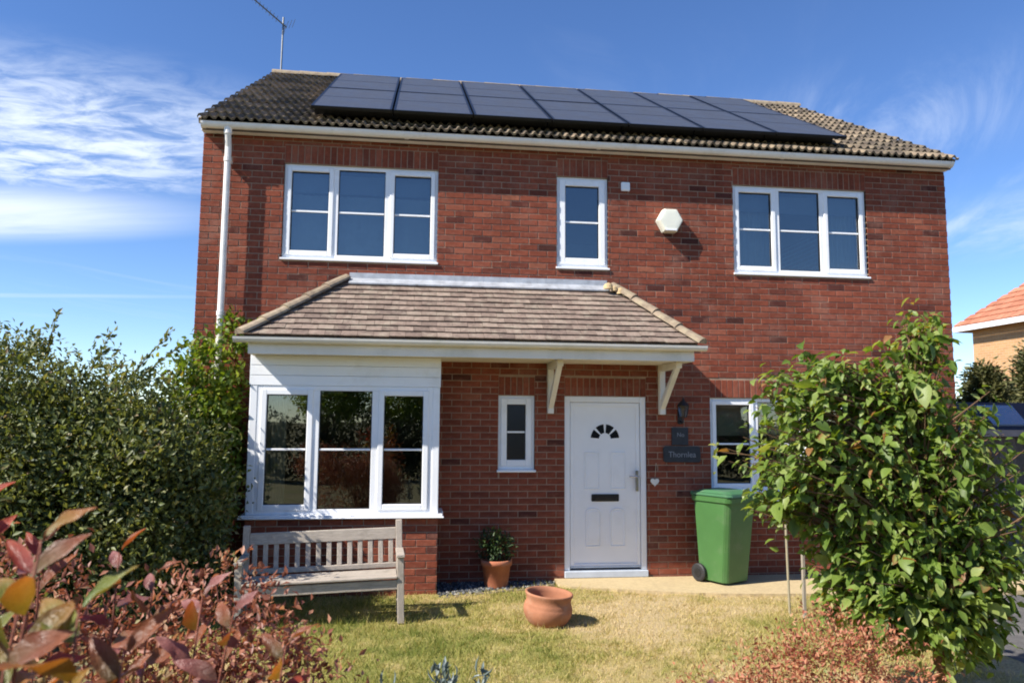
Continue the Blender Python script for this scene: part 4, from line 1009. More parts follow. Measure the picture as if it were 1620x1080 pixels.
for sx in (-1, 1):
    g = MB(); c0, c1 = Vector(bxf(sx * 0.215, 0.17, 0.1)), Vector(bxf(sx * 0.262, 0.17, 0.1)); ax = (c1 - c0).normalized()
    g.tube([c0, c0 + ax * 0.008, c1 - ax * 0.008, c1], [0.085, 0.1, 0.1, 0.085], 20); wh = obj('wheel', g, 'rubber', bn)
    g = MB(); g.tube([c1 - ax * 0.002, c1 + ax * 0.004], 0.05, 12); obj('hub', g, 'iron_black', wh)
g = MB(); g.tube([bxf(-0.215, 0.17, 0.1), bxf(0.215, 0.17, 0.1)], 0.012, 8); obj('axle', g, 'iron_black', bn)
# ------------------------------------------------------------------ bench
bt = bpy.data.objects.new('garden_bench', None); COL.objects.link(bt)
tag(bt, 'weathered wooden slatted garden bench in front of the bay window', 'bench')
bt.location = (0.96, -1.80, LAWN_Z - 0.03); bt.rotation_euler = (0, R(-1.5), R(3.0))
BL, BD = 1.47, 0.36
def bpart(name, mb, upright=False): return link(name, mesh_of(name, mb, 'weathered_upright' if upright else 'weathered_wood', bevel=0.004), bt, loc=(0, 0, 0))
for x in (0, BL - 0.06):
    g = MB(); g.box(x, x + 0.06, 0, 0.06, 0, 0.585); bpart('front_leg', g, True)
    g = MB(); g.prism([(BD, 0), (BD + 0.06, 0), (BD + 0.06, 0.42), (BD + 0.13, 0.865), (BD + 0.075, 0.865), (BD, 0.42)], x, x + 0.06, lambda u, v, d: (d, u, v)); bpart('back_post', g, True)
    g = MB(); g.box(x - 0.006, x + 0.068, -0.03, BD + 0.02, 0.586, 0.612); bpart('arm', g)
    g = MB(); g.box(x + 0.012, x + 0.048, 0.06, BD, 0.32, 0.40); bpart('side_rail', g)
    g = MB(); g.box(x + 0.015, x + 0.045, 0.06, BD, 0.10, 0.15); bpart('stretcher', g)
g = MB(); g.box(0.06, BL - 0.06, 0.012, 0.042, 0.30, 0.385); bpart('front_apron', g)
for k in range(4):
    g = MB(); y = 0.003 + k * 0.09; g.box(0.0 if k else 0.061, BL if k else BL - 0.061, y, y + 0.088, 0.401, 0.421) if k else g.box(0.061, BL - 0.061, y - 0.02, y + 0.080, 0.401, 0.421)
    if k: g = MB(); g.box(0.061, BL - 0.061, y, y + 0.080, 0.401 + 0.001 * (k % 2), 0.421 + 0.001 * (k % 2))
    bpart('seat_slat', g)
def bk(z): return BD + 0.03 + max(0, (z - 0.42)) * 0.158
g = MB(); g.prism([(bk(.70) - .015, 0.69), (bk(.70) + .025, 0.69), (bk(.79) + .025, 0.795), (bk(.79) - .015, 0.795)], 0.06, BL - 0.06, lambda u, v, d: (d, u, v)); bpart('top_rail', g)
g = MB(); g.box(0.06, BL - 0.06, bk(.45) - .015, bk(.45) + .025, 0.43, 0.475); bpart('lower_rail', g)
NSL = 14
for k in range(NSL):
    x = 0.06 + (BL - 0.12) * (k + 0.5) / NSL; g = MB(); hw = 0.0225
    g.prism([(bk(.47) - 0.004, 0.474), (bk(.47) + 0.012, 0.474), (bk(.69) + 0.012, 0.692), (bk(.69) - 0.004, 0.692)], x - hw, x + hw, lambda u, v, d: (d, u, v)); bpart('back_slat', g, True)

# ------------------------------------------------------------------ pots
pt = thing('bowl_pot', (3.71, -1.83, LAWN_Z), 'empty round terracotta bowl pot leaning on the lawn', 'pot')
tilt = Matrix.Rotation(R(5), 3, Vector((0.5, 1, 0)).normalized()); pc = Vector((3.71, -1.83, LAWN_Z - 0.015))
pxf = lambda x, y, z: tuple(pc + tilt @ Vector((x, y, z)))
prof = [(0.001, 0.0), (0.12, 0.0), (0.150, 0.012), (0.190, 0.055), (0.216, 0.105), (0.224, 0.145), (0.221, 0.175), (0.214, 0.186), (0.216, 0.196), (0.207, 0.212), (0.203, 0.235), (0.208, 0.262), (0.219, 0.285), (0.220, 0.298), (0.209, 0.303), (0.194, 0.296), (0.186, 0.26), (0.194, 0.18), (0.18, 0.10), (0.12, 0.06), (0.001, 0.055)]
g = MB(); g.lathe(prof, 48, rnd=.5, xf=pxf); obj('body', g, 'terracotta', pt, smooth=True)
g = MB(); g.lathe([(0.001, 0.085), (0.10, 0.088), (0.172, 0.082)], 32, xf=pxf); obj('soil', g, 'soil', pt, smooth=True)

# leaves ------------------------------------------------------------
def unit(a): return a / np.maximum(1e-9, np.linalg.norm(a, axis=-1, keepdims=True))
LEAF8 = np.array([(0, 0, 0), (0.35, -0.5, 0.10), (0.35, 0, 0), (0.35, 0.5, 0.10), (0.72, -0.33, 0.03), (0.74, 0, -0.05), (0.72, 0.33, 0.03), (1, 0, -0.16)])
LEAF8F = [(0, 2, 1, 1), (0, 3, 2, 2), (1, 2, 5, 4), (2, 3, 6, 5), (4, 5, 7, 7), (5, 6, 7, 7)]
LEAF8T = np.array([(0, 2, 1), (0, 3, 2), (1, 2, 5), (1, 5, 4), (2, 3, 6), (2, 6, 5), (4, 5, 7), (5, 6, 7)])
LEAF4 = np.array([(0, 0, 0), (0.45, -0.5, 0.12), (1, 0, -0.05), (0.45, 0.5, 0.12)])
LEAF4T = np.array([(0, 2, 1), (0, 3, 2)])
def leaf_cloud(pos, axis, nrm, size, width, rnd, shape=4):
    S, T = (LEAF4, LEAF4T) if shape == 4 else (LEAF8, LEAF8T)
    axis = unit(axis); side = unit(np.cross(nrm, axis)); up = np.cross(axis, side)
    n, k = len(pos), len(S)
    V = pos[:, None, :] + size[:, None, None] * (S[None, :, 0:1] * axis[:, None, :] + S[None, :, 1:2] * (width if np.ndim(width) == 0 else width[:, None, None]) * side[:, None, :] + S[None, :, 2:3] * up[:, None, :])
    F = (np.arange(n) * k)[:, None, None] + T[None]
    return V.reshape(-1, 3), F.reshape(-1, 3), np.repeat(rnd, k)
def blob_points(blobs, n, shell=0.55, jitter=0.12):
    """points in the outer shell of a union of ellipsoids (cx,cy,cz,rx,ry,rz), with lumpy surface"""
    B = np.array(blobs); wts = (B[:, 3] * B[:, 4] + B[:, 4] * B[:, 5] + B[:, 3] * B[:, 5]); wts = wts / wts.sum()
    out, nr = [], []
    tot = 0
    while tot < n:
        m = n
        ix = rng.choice(len(B), m, p=wts); d = unit(rng.normal(size=(m, 3)))
        r = 1 - shell * rng.random(m) ** 1.6
        lump = 1 + jitter * np.array([mnoise.noise(Vector((d[i, 0] * 2.6 + ix[i] * 7, d[i, 1] * 2.6, d[i, 2] * 2.6))) for i in range(m)])
        p = B[ix, :3] + d * (r * lump)[:, None] * B[ix, 3:]
        inside = np.zeros(m, bool)
        for b in B: inside |= (((p - b[:3]) / b[3:]) ** 2).sum(1) < (1 - shell) ** 2 * 0.9
        ok = ~inside & (p[:, 2] > -0.05)
        out.append(p[ok]); nr.append(d[ok]); tot += ok.sum()
    return np.concatenate(out)[:n], np.concatenate(nr)[:n]
def clumped(blobs, nclump, per, spread, shell=0.5, jitter=0.2):
    c, nd = blob_points(blobs, nclump, shell, jitter)
    sc = rng.uniform(0.6, 1.4, (nclump, 1, 1))
    p = c[:, None, :] + rng.normal(size=(nclump, per, 3)) * spread * sc
    n_ = np.repeat(nd, per, axis=0); tone = np.repeat(rng.normal(0, 0.19, nclump), per)
    return p.reshape(-1, 3), n_, tone
def branch_tree(mb, base, tips, r0, r1, sag=0.0, n=6, wob=0.05, sides=6):
    for tp in tips:
        b, t = Vector(base), Vector(tp); pts, rr = [], []
        for i in range(n + 1):
            k = i / n; p = b.lerp(t, k); p.z += sag * math.sin(k * math.pi)
            if 0 < i < n: p += Vector(rng.normal(0, wob, 3))
            pts.append(p); rr.append(r0 + (r1 - r0) * k)
        mb.tube(pts, rr, sides)

def bushy(name, loc, label, cat, blobs, nclump, per, spread, size, width, mat, twig, stems, part='foliage', shape=4, bias=0.5, updir=0.5, group=None, shell=0.5, jitter=0.2, tonebase=0.45, stem_r=0.02, ymax=None, avoid=None, sprigs=()):
    t = thing(name, loc, label, cat, group)
    p, nd, tone = clumped(blobs, nclump, per, spread, shell, jitter)
    if avoid is not None:
        k = ~avoid(p); p, nd, tone = p[k], nd[k], tone[k]
    k = p[:, 2] > -0.1; p, nd, tone = p[k], nd[k], tone[k]
    n = len(p)
    ax = unit(nd * bias + rng.normal(size=(n, 3)) * 0.7 + np.array([0, 0, 0.25]))
    nm = unit(nd * 0.6 + rng.normal(size=(n, 3)) * 0.55 + np.array([0, 0, updir]))
    sz = rng.uniform(size[0], size[1], n)
    rd = np.clip(tonebase + tone + rng.normal(0, 0.16, n), 0, 1)
    V, F, rr = leaf_cloud(p, ax, nm, sz, width, rd, shape)
    tag(link(part, quick_mesh(part, V, F, rr, mat), t), kind='stuff')
    g = MB(); branch_tree(g, loc, stems, stem_r, stem_r * 0.25, 0.02, 6, 0.03)
    obj('stem', g, twig, t)
    for a, b in sprigs:
        a, b = np.array(a), np.array(b); m = 46; k = rng.random(m); q = a + (b - a) * k[:, None] + rng.normal(0, 0.012, (m, 3))
        V, F, rr = leaf_cloud(q, unit((b - a) * 1.2 + rng.normal(0, .35, (m, 3))), unit(rng.normal(size=(m, 3))), rng.uniform(size[0], size[1], m), width, rng.uniform(.3, .9, m), shape)
        sp = tag(link('sprig', quick_mesh('sprig', V, F, rr, mat), t), kind='stuff'); g = MB(); g.tube([Vector(a), Vector(b)], [0.006, 0.002], 5); obj('twig', g, twig, sp)
    return t
# potted plant by the door
pp = thing('potted_plant', (3.42, -0.24, -0.045), 'terracotta pot with a dark leafy plant against the wall left of the door', 'potted plant')
g = MB(); g.lathe([(0.001, 0), (0.125, 0), (0.13, 0.01), (0.158, 0.23), (0.172, 0.232), (0.176, 0.29), (0.166, 0.296), (0.158, 0.29), (0.152, 0.24), (0.001, 0.235)], 40, (3.42, -0.24, -0.045)); obj('pot', g, 'terracotta_dark', pp, smooth=True)
p, nd, tone = clumped([(3.40, -0.22, 0.38, 0.18, 0.15, 0.16)], 60, 14, 0.03, 0.8)
n = len(p); V, F, rr = leaf_cloud(p, unit(nd + rng.normal(size=(n, 3)) * .5), unit(rng.normal(size=(n, 3)) * .5 + np.array([0, 0, 1.])), rng.uniform(0.03, 0.06, n), 0.45, np.clip(.5 + tone, 0, 1), 8)
tag(link('foliage', quick_mesh('foliage', V, F, rr, 'leaf_dark'), pp), kind='stuff')

# ------------------------------------------------------------------ bird bath and stake
bb_ = thing('bird_bath', (6.08, -1.70, LAWN_Z), 'grey dish bird bath on a thin pole, half hidden by the tree', 'bird bath')
g = MB(); g.tube([(6.12, -1.70, -0.2), (6.10, -1.70, 0.95)], 0.012, 10); obj('pole', g, 'cane', bb_)
g = MB(); rr = [(0.025, 0.93), (0.09, 0.945), (0.18, 0.975), (0.225, 1.01), (0.236, 1.025), (0.225, 1.027), (0.176, 0.99), (0.09, 0.965), (0.001, 0.957)]
sc_ = lambda x, y, z: (6.10 + x, -1.70 + y, z + 0.009 * math.cos(8 * math.atan2(y, x)) * min(1, math.hypot(x, y) / 0.3))
g.lathe(rr, 48, xf=sc_); obj('dish', g, 'stone_dish', bb_, smooth=True)
st = thing('tree_stake', (6.19, -1.86, LAWN_Z), 'pale wooden stake in the lawn beneath the tree', 'stake')
g = MB(); g.box(6.17, 6.20, -1.875, -1.845, -0.3, 0.58); obj('post', g, 'stake_wood', st, bevel=0.004)

# ------------------------------------------------------------------ big shrub, climber
bay_avoid = lambda p: (p[:, 0] > 0.68) & (p[:, 1] > -0.72) | ((p[:, 0] > 0.93) & (p[:, 1] > -2.2)) | (p[:, 1] > -0.03) & (p[:, 0] > -0.05)
bushy('evergreen_shrub', (-0.9, -1.3, -0.12), 'large dense dark green evergreen shrub left of the bay window', 'shrub',
      [(-1.15, -1.3, 1.46, 0.95, 0.8, 0.98), (-0.25, -1.2, 1.30, 0.72, 0.7, 0.92), (-2.1, -1.1, 1.48, 0.9, 0.9, 1.1), (-0.6, -1.55, 0.75, 1.1, 0.7, 0.85), (0.30, -1.25, 0.85, 0.48, 0.55, 0.95), (-1.7, -1.7, 0.8, 1.0, 0.6, 0.95), (-3.1, -1.2, 1.45, 0.9, 0.9, 1.2), (0.02, -1.72, 1.15, 0.42, 0.35, 0.68)],
      4300, 30, 0.085, (0.04, 0.080), 0.5, 'leaf_evergreen', 'twig',
      [(-1.4, -1.2, 2.2), (-0.8, -1.2, 2.2), (-0.2, -1.1, 1.9), (0.3, -1.1, 1.4), (-1.9, -1.2, 2.1)], shell=0.6, jitter=0.5, tonebase=0.42, avoid=bay_avoid, stem_r=0.045,
      sprigs=[((-0.25, -1.1, 2.2), (0.08, -1.0, 2.66)), ((-0.2, -1.1, 2.15), (0.16, -1.0, 2.5)), ((-1.0, -1.2, 2.3), (-0.92, -1.2, 2.78)), ((-1.5, -1.2, 2.3), (-1.6, -1.1, 2.72)), ((-0.6, -1.2, 2.2), (-0.45, -1.1, 2.62))])
bushy('climbing_plant', (0.25, -0.25, -0.1), 'bright yellow-green climber round the downpipe beside the bay roof', 'climber',
      [(0.28, -0.35, 2.15, 0.36, 0.26, 0.42), (0.10, -0.40, 1.70, 0.34, 0.28, 0.5), (0.46, -0.14, 2.68, 0.17, 0.11, 0.20), (0.45, -0.42, 1.4, 0.25, 0.22, 0.8)],
      260, 22, 0.07, (0.05, 0.09), 0.62, 'leaf_climber', 'twig', [(0.28, -0.3, 2.3), (0.4, -0.15, 2.7), (0.15, -0.35, 1.9)], shape=8, shell=0.6, jitter=0.3, stem_r=0.015, tonebase=0.5, avoid=lambda p: (p[:, 1] > -0.02) | ((p[:, 0] > 0.66) & (p[:, 2] < 2.75)))

# ------------------------------------------------------------------ young tree on the right
TB = Vector((5.88, -4.2, -0.1))
yt = thing('young_tree', TB, 'young tree with large drooping green leaves in front of the right side of the house', 'tree')
g = MB(); g.tube([TB, TB + Vector((-0.02, 0.01, 0.5)), TB + Vector((-0.06, 0.02, 1.1)), TB + Vector((-0.12, 0.05, 1.8)), TB + Vector((-0.10, 0.05, 2.45))], [0.052, 0.042, 0.034, 0.022, 0.006], 10); obj('trunk', g, 'bark', yt, smooth=True)
crown = [(5.15, -4.15, 1.72, 0.60, 0.5, 0.46), (4.76, -4.15, 1.60, 0.36, 0.36, 0.34), (5.0, -4.15, 1.36, 0.36, 0.34, 0.24), (4.78, -4.12, 1.30, 0.22, 0.24, 0.14), (4.86, -4.15, 1.98, 0.24, 0.26, 0.22), (5.25, -4.15, 2.12, 0.28, 0.28, 0.18), (5.84, -4.15, 2.34, 0.22, 0.26, 0.30), (5.62, -4.15, 2.10, 0.36, 0.34, 0.28), (6.0, -4.2, 1.86, 0.36, 0.4, 0.38), (6.12, -4.2, 1.38, 0.44, 0.45, 0.56), (5.6, -4.2, 1.40, 0.58, 0.5, 0.5), (5.85, -4.2, 0.88, 0.62, 0.48, 0.52), (5.32, -4.2, 1.02, 0.38, 0.38, 0.38), (6.05, -4.2, 0.55, 0.40, 0.4, 0.40), (5.55, -4.2, 0.60, 0.40, 0.34, 0.32), (5.2, -4.2, 0.72, 0.24, 0.26, 0.2), (6.35, -4.2, 1.0, 0.28, 0.35, 0.45)]
gb = MB(); twigs, tn = [], []
for cx, cy, cz, rx, ry, rz in crown:
    nb = int(22 + 76 * rx * rz * 2)
    for _ in range(nb):
        d = unit(rng.normal(size=3)); tp = np.array([cx, cy, cz]) + d * np.array([rx, ry, rz]) * rng.uniform(0.35, 1.0)
        if tp[2] < 0.12: continue
        zb = min(max(0.35, tp[2] - rng.uniform(0.25, 0.7)), 2.2); k = zb / 2.55
        b0 = np.array([TB.x - 0.12 * k, TB.y + 0.05 * k, zb])
        mid = (b0 * 0.5 + tp * 0.5) + np.array([0, 0, 0.08]); pts = [b0, mid, tp]
        gb.tube([Vector(q) for q in pts], [0.011, 0.007, 0.002], 5, caps=False)
        twigs.append((b0, mid, tp)); tn.append(rng.normal(0, 0.13))
obj('branch', gb, 'bark', yt)
LP, LA, LN, LS, LR = [], [], [], [], []
for (b0, mid, tp), tone in zip(twigs, tn):
    m = rng.integers(13, 22)
    for _ in range(m):
        k = rng.random() ** 0.6; p = (mid + (tp - mid) * k) if rng.random() < 0.75 else (b0 + (mid - b0) * (0.4 + 0.6 * k))
        p = p + rng.normal(0, 0.05, 3)
        out = unit((tp - b0) + rng.normal(0, 0.6, 3) * np.linalg.norm(tp - b0)); ax = unit(out * np.array([0.9, 0.9, 0.3]) + np.array([0, 0, -0.55]) + rng.normal(0, 0.45, 3))
        LP.append(p); LA.append(ax); LN.append(unit(out * 0.9 + np.array([0, 0, 0.8]) + rng.normal(0, 0.5, 3))); LS.append(rng.gamma(10, 0.0070) * (1.15 if p[2] < 1.0 else 1)); LR.append(np.clip(0.52 + tone + rng.normal(0, 0.19), 0, 1))
LP, LA, LN, LS, LR = map(np.array, (LP, LA, LN, LS, LR))
# the 300 that show largest become leaves of their own
score = LS / np.linalg.norm(LP - np.array(CAM), axis=1) * (0.4 + np.abs((LN * unit(np.array(CAM) - LP)).sum(1))) + 0.02 * (-(LP[:, 1]) - 4.2)
order = np.argsort(-score); own, restl = order[:300], order[300:]
V, F, rr = leaf_cloud(LP[restl], LA[restl], LN[restl], LS[restl], 0.55, LR[restl], 8)
tag(link('leaves', quick_mesh('leaves', V, F, rr, 'leaf_tree'), yt), kind='stuff')
def big_leaf_mesh(name, mat, rnd, width, droop, fold, seg=6, wave=0.0, grad=0.12, bend=0.0, ragged=0.0):
    V, Fc, Rr = [], [], []
    for i in range(seg + 1):
        t = i / seg; w = width * (math.sin(math.pi * min(1, t ** 0.8 * 0.98 + 0.01)) ** 0.9) * 0.5 if 0 < i < seg else 0.004
        z = -droop * t * t
        for s_ in (-1, 0, 1):
            ww = w * (1 + (random.uniform(-ragged, ragged) if s_ else 0))
            V.append((t, s_ * ww + bend * t * t, z + (fold * w if s_ else 0) + wave * w * math.sin(t * 11 + 2 * s_))); Rr.append(min(1, max(0, rnd + 0.12 * (abs(s_) - 0.5) + grad * (t - 0.5))))
    for i in range(seg):
        a = 3 * i
        for k in (0, 1): Fc.append((a + k, a + k + 1, a + k + 4, a + k + 3))
    g = MB(); g.v, g.f, g.r = V, Fc, Rr
    return mesh_of(name, g, mat, smooth=True, recalc=False)
def frame_from(ax, nm, s):
    ax = Vector(ax).normalized(); sd = Vector(nm).cross(ax).normalized(); up = ax.cross(sd)
    return Matrix(((ax.x * s, sd.x * s, up.x * s), (ax.y * s, sd.y * s, up.y * s), (ax.z * s, sd.z * s, up.z * s)))
TLV = [big_leaf_mesh('leaf', 'leaf_tree', k / 9, 0.50 + 0.1 * (k % 3), 0.12 + 0.08 * (k % 2), 0.35, 5, 0.08) for k in range(10)]
def put_leaf(me, parent, p, ax, nm, s):
    o = bpy.data.objects.new('leaf', me); COL.objects.link(o); o.parent = parent; o.matrix_parent_inverse = INV[parent.name]
    m = frame_from(ax, nm, s).to_4x4(); m.translation = Vector(p); o.matrix_basis = m
    return o
for i in own: put_leaf(TLV[min(9, int(LR[i] * 10))], yt, LP[i], LA[i], LN[i], LS[i])

# ------------------------------------------------------------------ red shrubs in front
bushy('red_shrub', (1.55, -5.95, -0.1), 'red-brown small-leaved shrub in front of the dark evergreen', 'shrub',
      [(1.25, -6.0, 0.95, 0.38, 0.35, 0.32), (1.55, -6.0, 0.85, 0.3, 0.3, 0.30), (0.85, -5.9, 1.05, 0.4, 0.4, 0.32), (1.25, -6.0, 0.45, 0.55, 0.4, 0.5)], 520, 22, 0.042, (0.022, 0.040), 0.5, 'leaf_red', 'red_twig', [(1.1, -6, 1.1), (1.5, -6, 1.0), (0.9, -5.9, 1.2), (1.3, -6, 1.2)], stem_r=0.008, shell=0.6, jitter=0.3, tonebase=0.48)
bushy('red_shrub', (1.9, -6.0, -0.1), 'rounded red-brown shrub just in front of the bench', 'shrub',
      [(1.76, -5.95, 1.02, 0.25, 0.28, 0.26), (1.95, -5.95, 0.92, 0.2, 0.25, 0.22), (1.95, -6.0, 0.72, 0.33, 0.3, 0.33), (2.1, -6.0, 0.55, 0.25, 0.3, 0.3), (1.9, -6.0, 0.35, 0.4, 0.3, 0.4)], 420, 22, 0.040, (0.022, 0.040), 0.5, 'leaf_red', 'red_twig', [(1.8, -6, 1.2), (1.9, -6, 1.0), (2.1, -6, 0.8)], stem_r=0.008, shell=0.6, jitter=0.3, tonebase=0.5)
bushy('straw_shrub', (1.75, -6.45, -0.1), 'straw-coloured dried flower heads low in front of the red shrubs', 'shrub',
      [(1.55, -6.5, 0.88, 0.32, 0.22, 0.22), (1.9, -6.5, 0.78, 0.3, 0.2, 0.22), (1.2, -6.5, 0.85, 0.32, 0.22, 0.22), (2.15, -6.4, 0.62, 0.22, 0.2, 0.25), (1.7, -6.5, 0.45, 0.6, 0.25, 0.45)], 460, 20, 0.035, (0.018, 0.034), 0.55, 'leaf_straw', 'red_twig', [(1.5, -6.5, 0.9), (1.9, -6.5, 0.8), (1.25, -6.5, 0.95)], stem_r=0.007, shell=0.6, jitter=0.3)
bushy('orange_shrub', (4.35, -5.3, -0.1), 'orange-red feathery shrub in front of the young tree', 'shrub',
      [(4.50, -5.3, 0.62, 0.28, 0.28, 0.24), (4.22, -5.3, 0.45, 0.32, 0.28, 0.28), (4.75, -5.25, 0.46, 0.3, 0.28, 0.28), (3.85, -5.4, 0.33, 0.28, 0.25, 0.26), (4.4, -5.3, 0.2, 0.6, 0.3, 0.3)], 700, 22, 0.040, (0.018, 0.034), 0.42, 'leaf_orange', 'red_twig', [(4.5, -5.3, 0.72), (4.2, -5.3, 0.62), (4.75, -5.3, 0.6), (3.9, -5.4, 0.5)], stem_r=0.008, shell=0.65, jitter=0.35, tonebase=0.55)
for k, (x, y, hgt) in enumerate(((2.42, -5.6, 0.74), (2.61, -5.6, 0.80), (2.77, -5.6, 0.77))):
    t = thing('silver_plant', (x, y, -0.12), ('grey-green upright plant at the bottom edge, leftmost of three', 'grey-green upright plant at the bottom edge, middle and tallest of three', 'grey-green upright plant at the bottom edge, rightmost of three')[k], 'plant', 'grey-green plants at the bottom edge')
    m = 70; p = np.stack([x + rng.normal(0, .022, m), y + rng.normal(0, .03, m), rng.uniform(hgt - 0.35, hgt - 0.03, m)], 1)
    V, F, rr = leaf_cloud(p, unit(rng.normal(0, .5, (m, 3)) + np.array([0, 0, 1.0])), unit(rng.normal(size=(m, 3))), rng.uniform(.045, .08, m), 0.28, rng.random(m), 8)
    tag(link('foliage', quick_mesh('foliage', V, F, rr, 'leaf_silver'), t), kind='stuff')
    g = MB(); g.tube([(x, y, -0.12), (x, y, hgt - 0.05)], [0.008, 0.004], 6); obj('stem', g, 'twig', t)

# ------------------------------------------------------------------ near photinia with big glossy leaves
ph_ = thing('photinia_bush', (1.75, -7.35, -0.12), 'tall photinia with large glossy red and green leaves close to the camera', 'shrub')
LM = {}
for mt in ('leaf_bronze', 'leaf_crimson', 'leaf_mauve', 'leaf_olive', 'leaf_amber'):
    LM[mt] = [big_leaf_mesh('leaf', mt, rv, wd_, dr_, fo, 12, wv, 0.8, bd_, 0.05) for rv, wd_, dr_, fo, wv, bd_ in ((0.3, 0.36, 0.12, 0.55, 0.15, 0.08), (0.5, 0.42, 0.22, 0.35, 0.2, -0.10), (0.7, 0.33, 0.06, 0.75, 0.1, 0.04), (0.55, 0.45, 0.30, 0.30, 0.22, 0.12))]
def shoot(tip, mix, nleaf, ln_, spread=0.8, base=None):
    tip = np.array(tip); b = np.array(base if base else (1.75 + (tip[0] - 1.75) * 0.6, tip[1] - 0.05, -0.1))
    mid = (b + tip) / 2 + np.array([rng.normal(0, .03), rng.normal(0, .03), 0.1])
    g = MB(); g.tube([Vector(b), Vector(mid), Vector(tip * 0.85 + mid * 0.15), Vector(tip)], [0.005, 0.0032, 0.0022, 0.0012], 6); obj('stem', g, 'red_twig', ph_, smooth=True)
    for k in range(nleaf):
        f = k / max(1, nleaf - 1); q = tip + (mid - tip) * (0.62 * f); an = k * 2.4 + rng.uniform(-.3, .3)
        d = np.array([math.cos(an) * spread, math.sin(an) * spread, 0.75 - 0.8 * f + rng.normal(0, .18)]); d = unit(d)
        nm = unit(np.array([-0.15, -0.55, 0.85]) - d * 0.3 + rng.normal(0, .3, 3))
        mt = mix[int(rng.integers(len(mix)))]
        put_leaf(LM[mt][int(rng.integers(4))], ph_, q + d * 0.006, d, nm, ln_ * rng.uniform(0.8, 1.15) * (0.7 if k < 2 else 1.0))
B_, C_, M_, O_, A_ = 'leaf_bronze', 'leaf_crimson', 'leaf_mauve', 'leaf_olive', 'leaf_amber'
for tip, mix, nl, ln_ in (
        ((1.60, -7.15, 1.64), [B_, C_, C_, M_], 11, 0.10), ((1.44, -7.1, 1.58), [B_, C_, B_], 11, 0.095), ((1.70, -7.1, 1.55), [B_, C_, M_], 10, 0.095),
        ((1.66, -7.45, 1.50), [O_, O_, A_], 10, 0.125), ((1.74, -7.4, 1.42), [O_, A_, B_], 10, 0.115), ((1.60, -7.6, 1.44), [O_, A_, O_], 9, 0.125),
        ((1.84, -7.05, 1.52), [B_, M_, C_], 9, 0.09), ((1.90, -7.0, 1.46), [M_, B_, M_], 9, 0.095), ((2.02, -7.05, 1.42), [M_, M_, B_], 9, 0.10),
        ((2.10, -7.1, 1.40), [M_, B_, C_], 9, 0.10), ((2.22, -7.15, 1.34), [B_, C_, A_], 9, 0.105), ((1.95, -7.3, 1.33), [B_, A_, C_], 10, 0.10),
        ((1.80, -7.3, 1.30), [A_, O_, B_], 10, 0.105), ((2.10, -7.3, 1.26), [C_, B_, O_], 9, 0.095), ((2.27, -7.25, 1.20), [B_, C_], 8, 0.09),
        ((2.01, -7.8, 1.66), [C_, B_, A_], 8, 0.10), ((1.97, -7.75, 1.60), [O_, A_, O_], 9, 0.135), ((2.06, -7.8, 1.57), [O_, O_, A_], 8, 0.13), ((2.10, -7.75, 1.50), [A_, B_, O_], 8, 0.12), ((2.0, -7.85, 1.52), [O_, A_], 8, 0.13),
        ((1.85, -7.55, 1.28), [O_, A_, B_], 9, 0.11), ((2.02, -7.5, 1.22), [B_, C_, A_], 9, 0.10), ((1.70, -7.7, 1.36), [O_, O_, A_], 8, 0.12)):
    shoot((tip[0], tip[1], tip[2] - 0.03), mix + [B_], int(nl * 1.4), ln_ * 0.95)
shoot((3.35, -6.6, 0.99), [M_, B_], 4, 0.07, base=(3.35, -6.6, -0.1))

# ------------------------------------------------------------------ right of the house: shed, neighbour, conifers
sh = thing('garden_shed', (11.4, 3.0, -0.1), 'timber shed with dark blue-black roof beyond the right corner of the house', 'shed')
SY, SX0, SX1 = 2.0, 10.75, 14.6
for k in range(26):
    a = SX0 + 0.06 + (SX1 - SX0 - 0.12) * k / 26; b = SX0 + 0.06 + (SX1 - SX0 - 0.12) * (k + 1) / 26
    g = MB(); g.box(a + 0.004, b - 0.004, SY + random.uniform(0, .008), SY + 0.03, -0.06, 1.66, rng.random()); obj('board', g, 'shed_board', sh)
g = MB(); g.box(SX0 + 0.06, SX1 - 0.06, SY + 0.031, SY + 2.4, -0.06, 1.64); obj('wall', g, 'dark_roof', sh)
g = MB(); g.prism([(SY - 0.16, 1.70), (SY + 1.2, 2.16), (SY + 2.6, 1.70), (SY + 2.6, 1.66), (SY - 0.16, 1.66)], SX0 - 0.1, SX1 + 0.1, lambda u, v, d: (d, u, v)); rf = obj('roof', g, 'shed_felt', sh)
g = MB(); g.box(SX0 - 0.11, SX1 + 0.11, SY - 0.18, SY - 0.161, 1.60, 1.70); obj('fascia', g, 'shed_trim', sh)
so = lambda x, s: (x, SY - 0.16 + 1.36 * s, 1.70 + 0.46 * s)
g = MB(); q = [(11.45, 0.12), (12.05, 0.12), (12.6, 0.82), (11.95, 0.82)]; g.add([(so(*p)[0], so(*p)[1], so(*p)[2] + h_) for h_ in (0.004, 0.03) for p in q], [(0, 3, 2, 1), (4, 5, 6, 7), (0, 1, 5, 4), (1, 2, 6, 5), (2, 3, 7, 6), (3, 0, 4, 7)]); obj('roof_light', g, 'roof_glass', rf)
nb = thing('neighbour_house', (24, 13, -0.1), 'buff brick house with an orange hipped tile roof beyond the shed', 'house')
g = MB(); g.box(19.75, 29, 1.5, 12.7, -0.1, 4.75); obj('wall', g, 'brick_buff', nb)
e = 4.82; X0, X1, Y0, Y1 = 19.4, 29.4, 1.1, 13.05
g = MB(); rh = e + 4.1; rx = (X0 + X1) / 2
NBT = 18
for side in range(4):
    pass
vs = [(X0, Y0, e), (X1, Y0, e), (X1, Y1, e), (X0, Y1, e), (rx, Y0 + 4.2, rh), (rx, Y1 - 4.2, rh)]
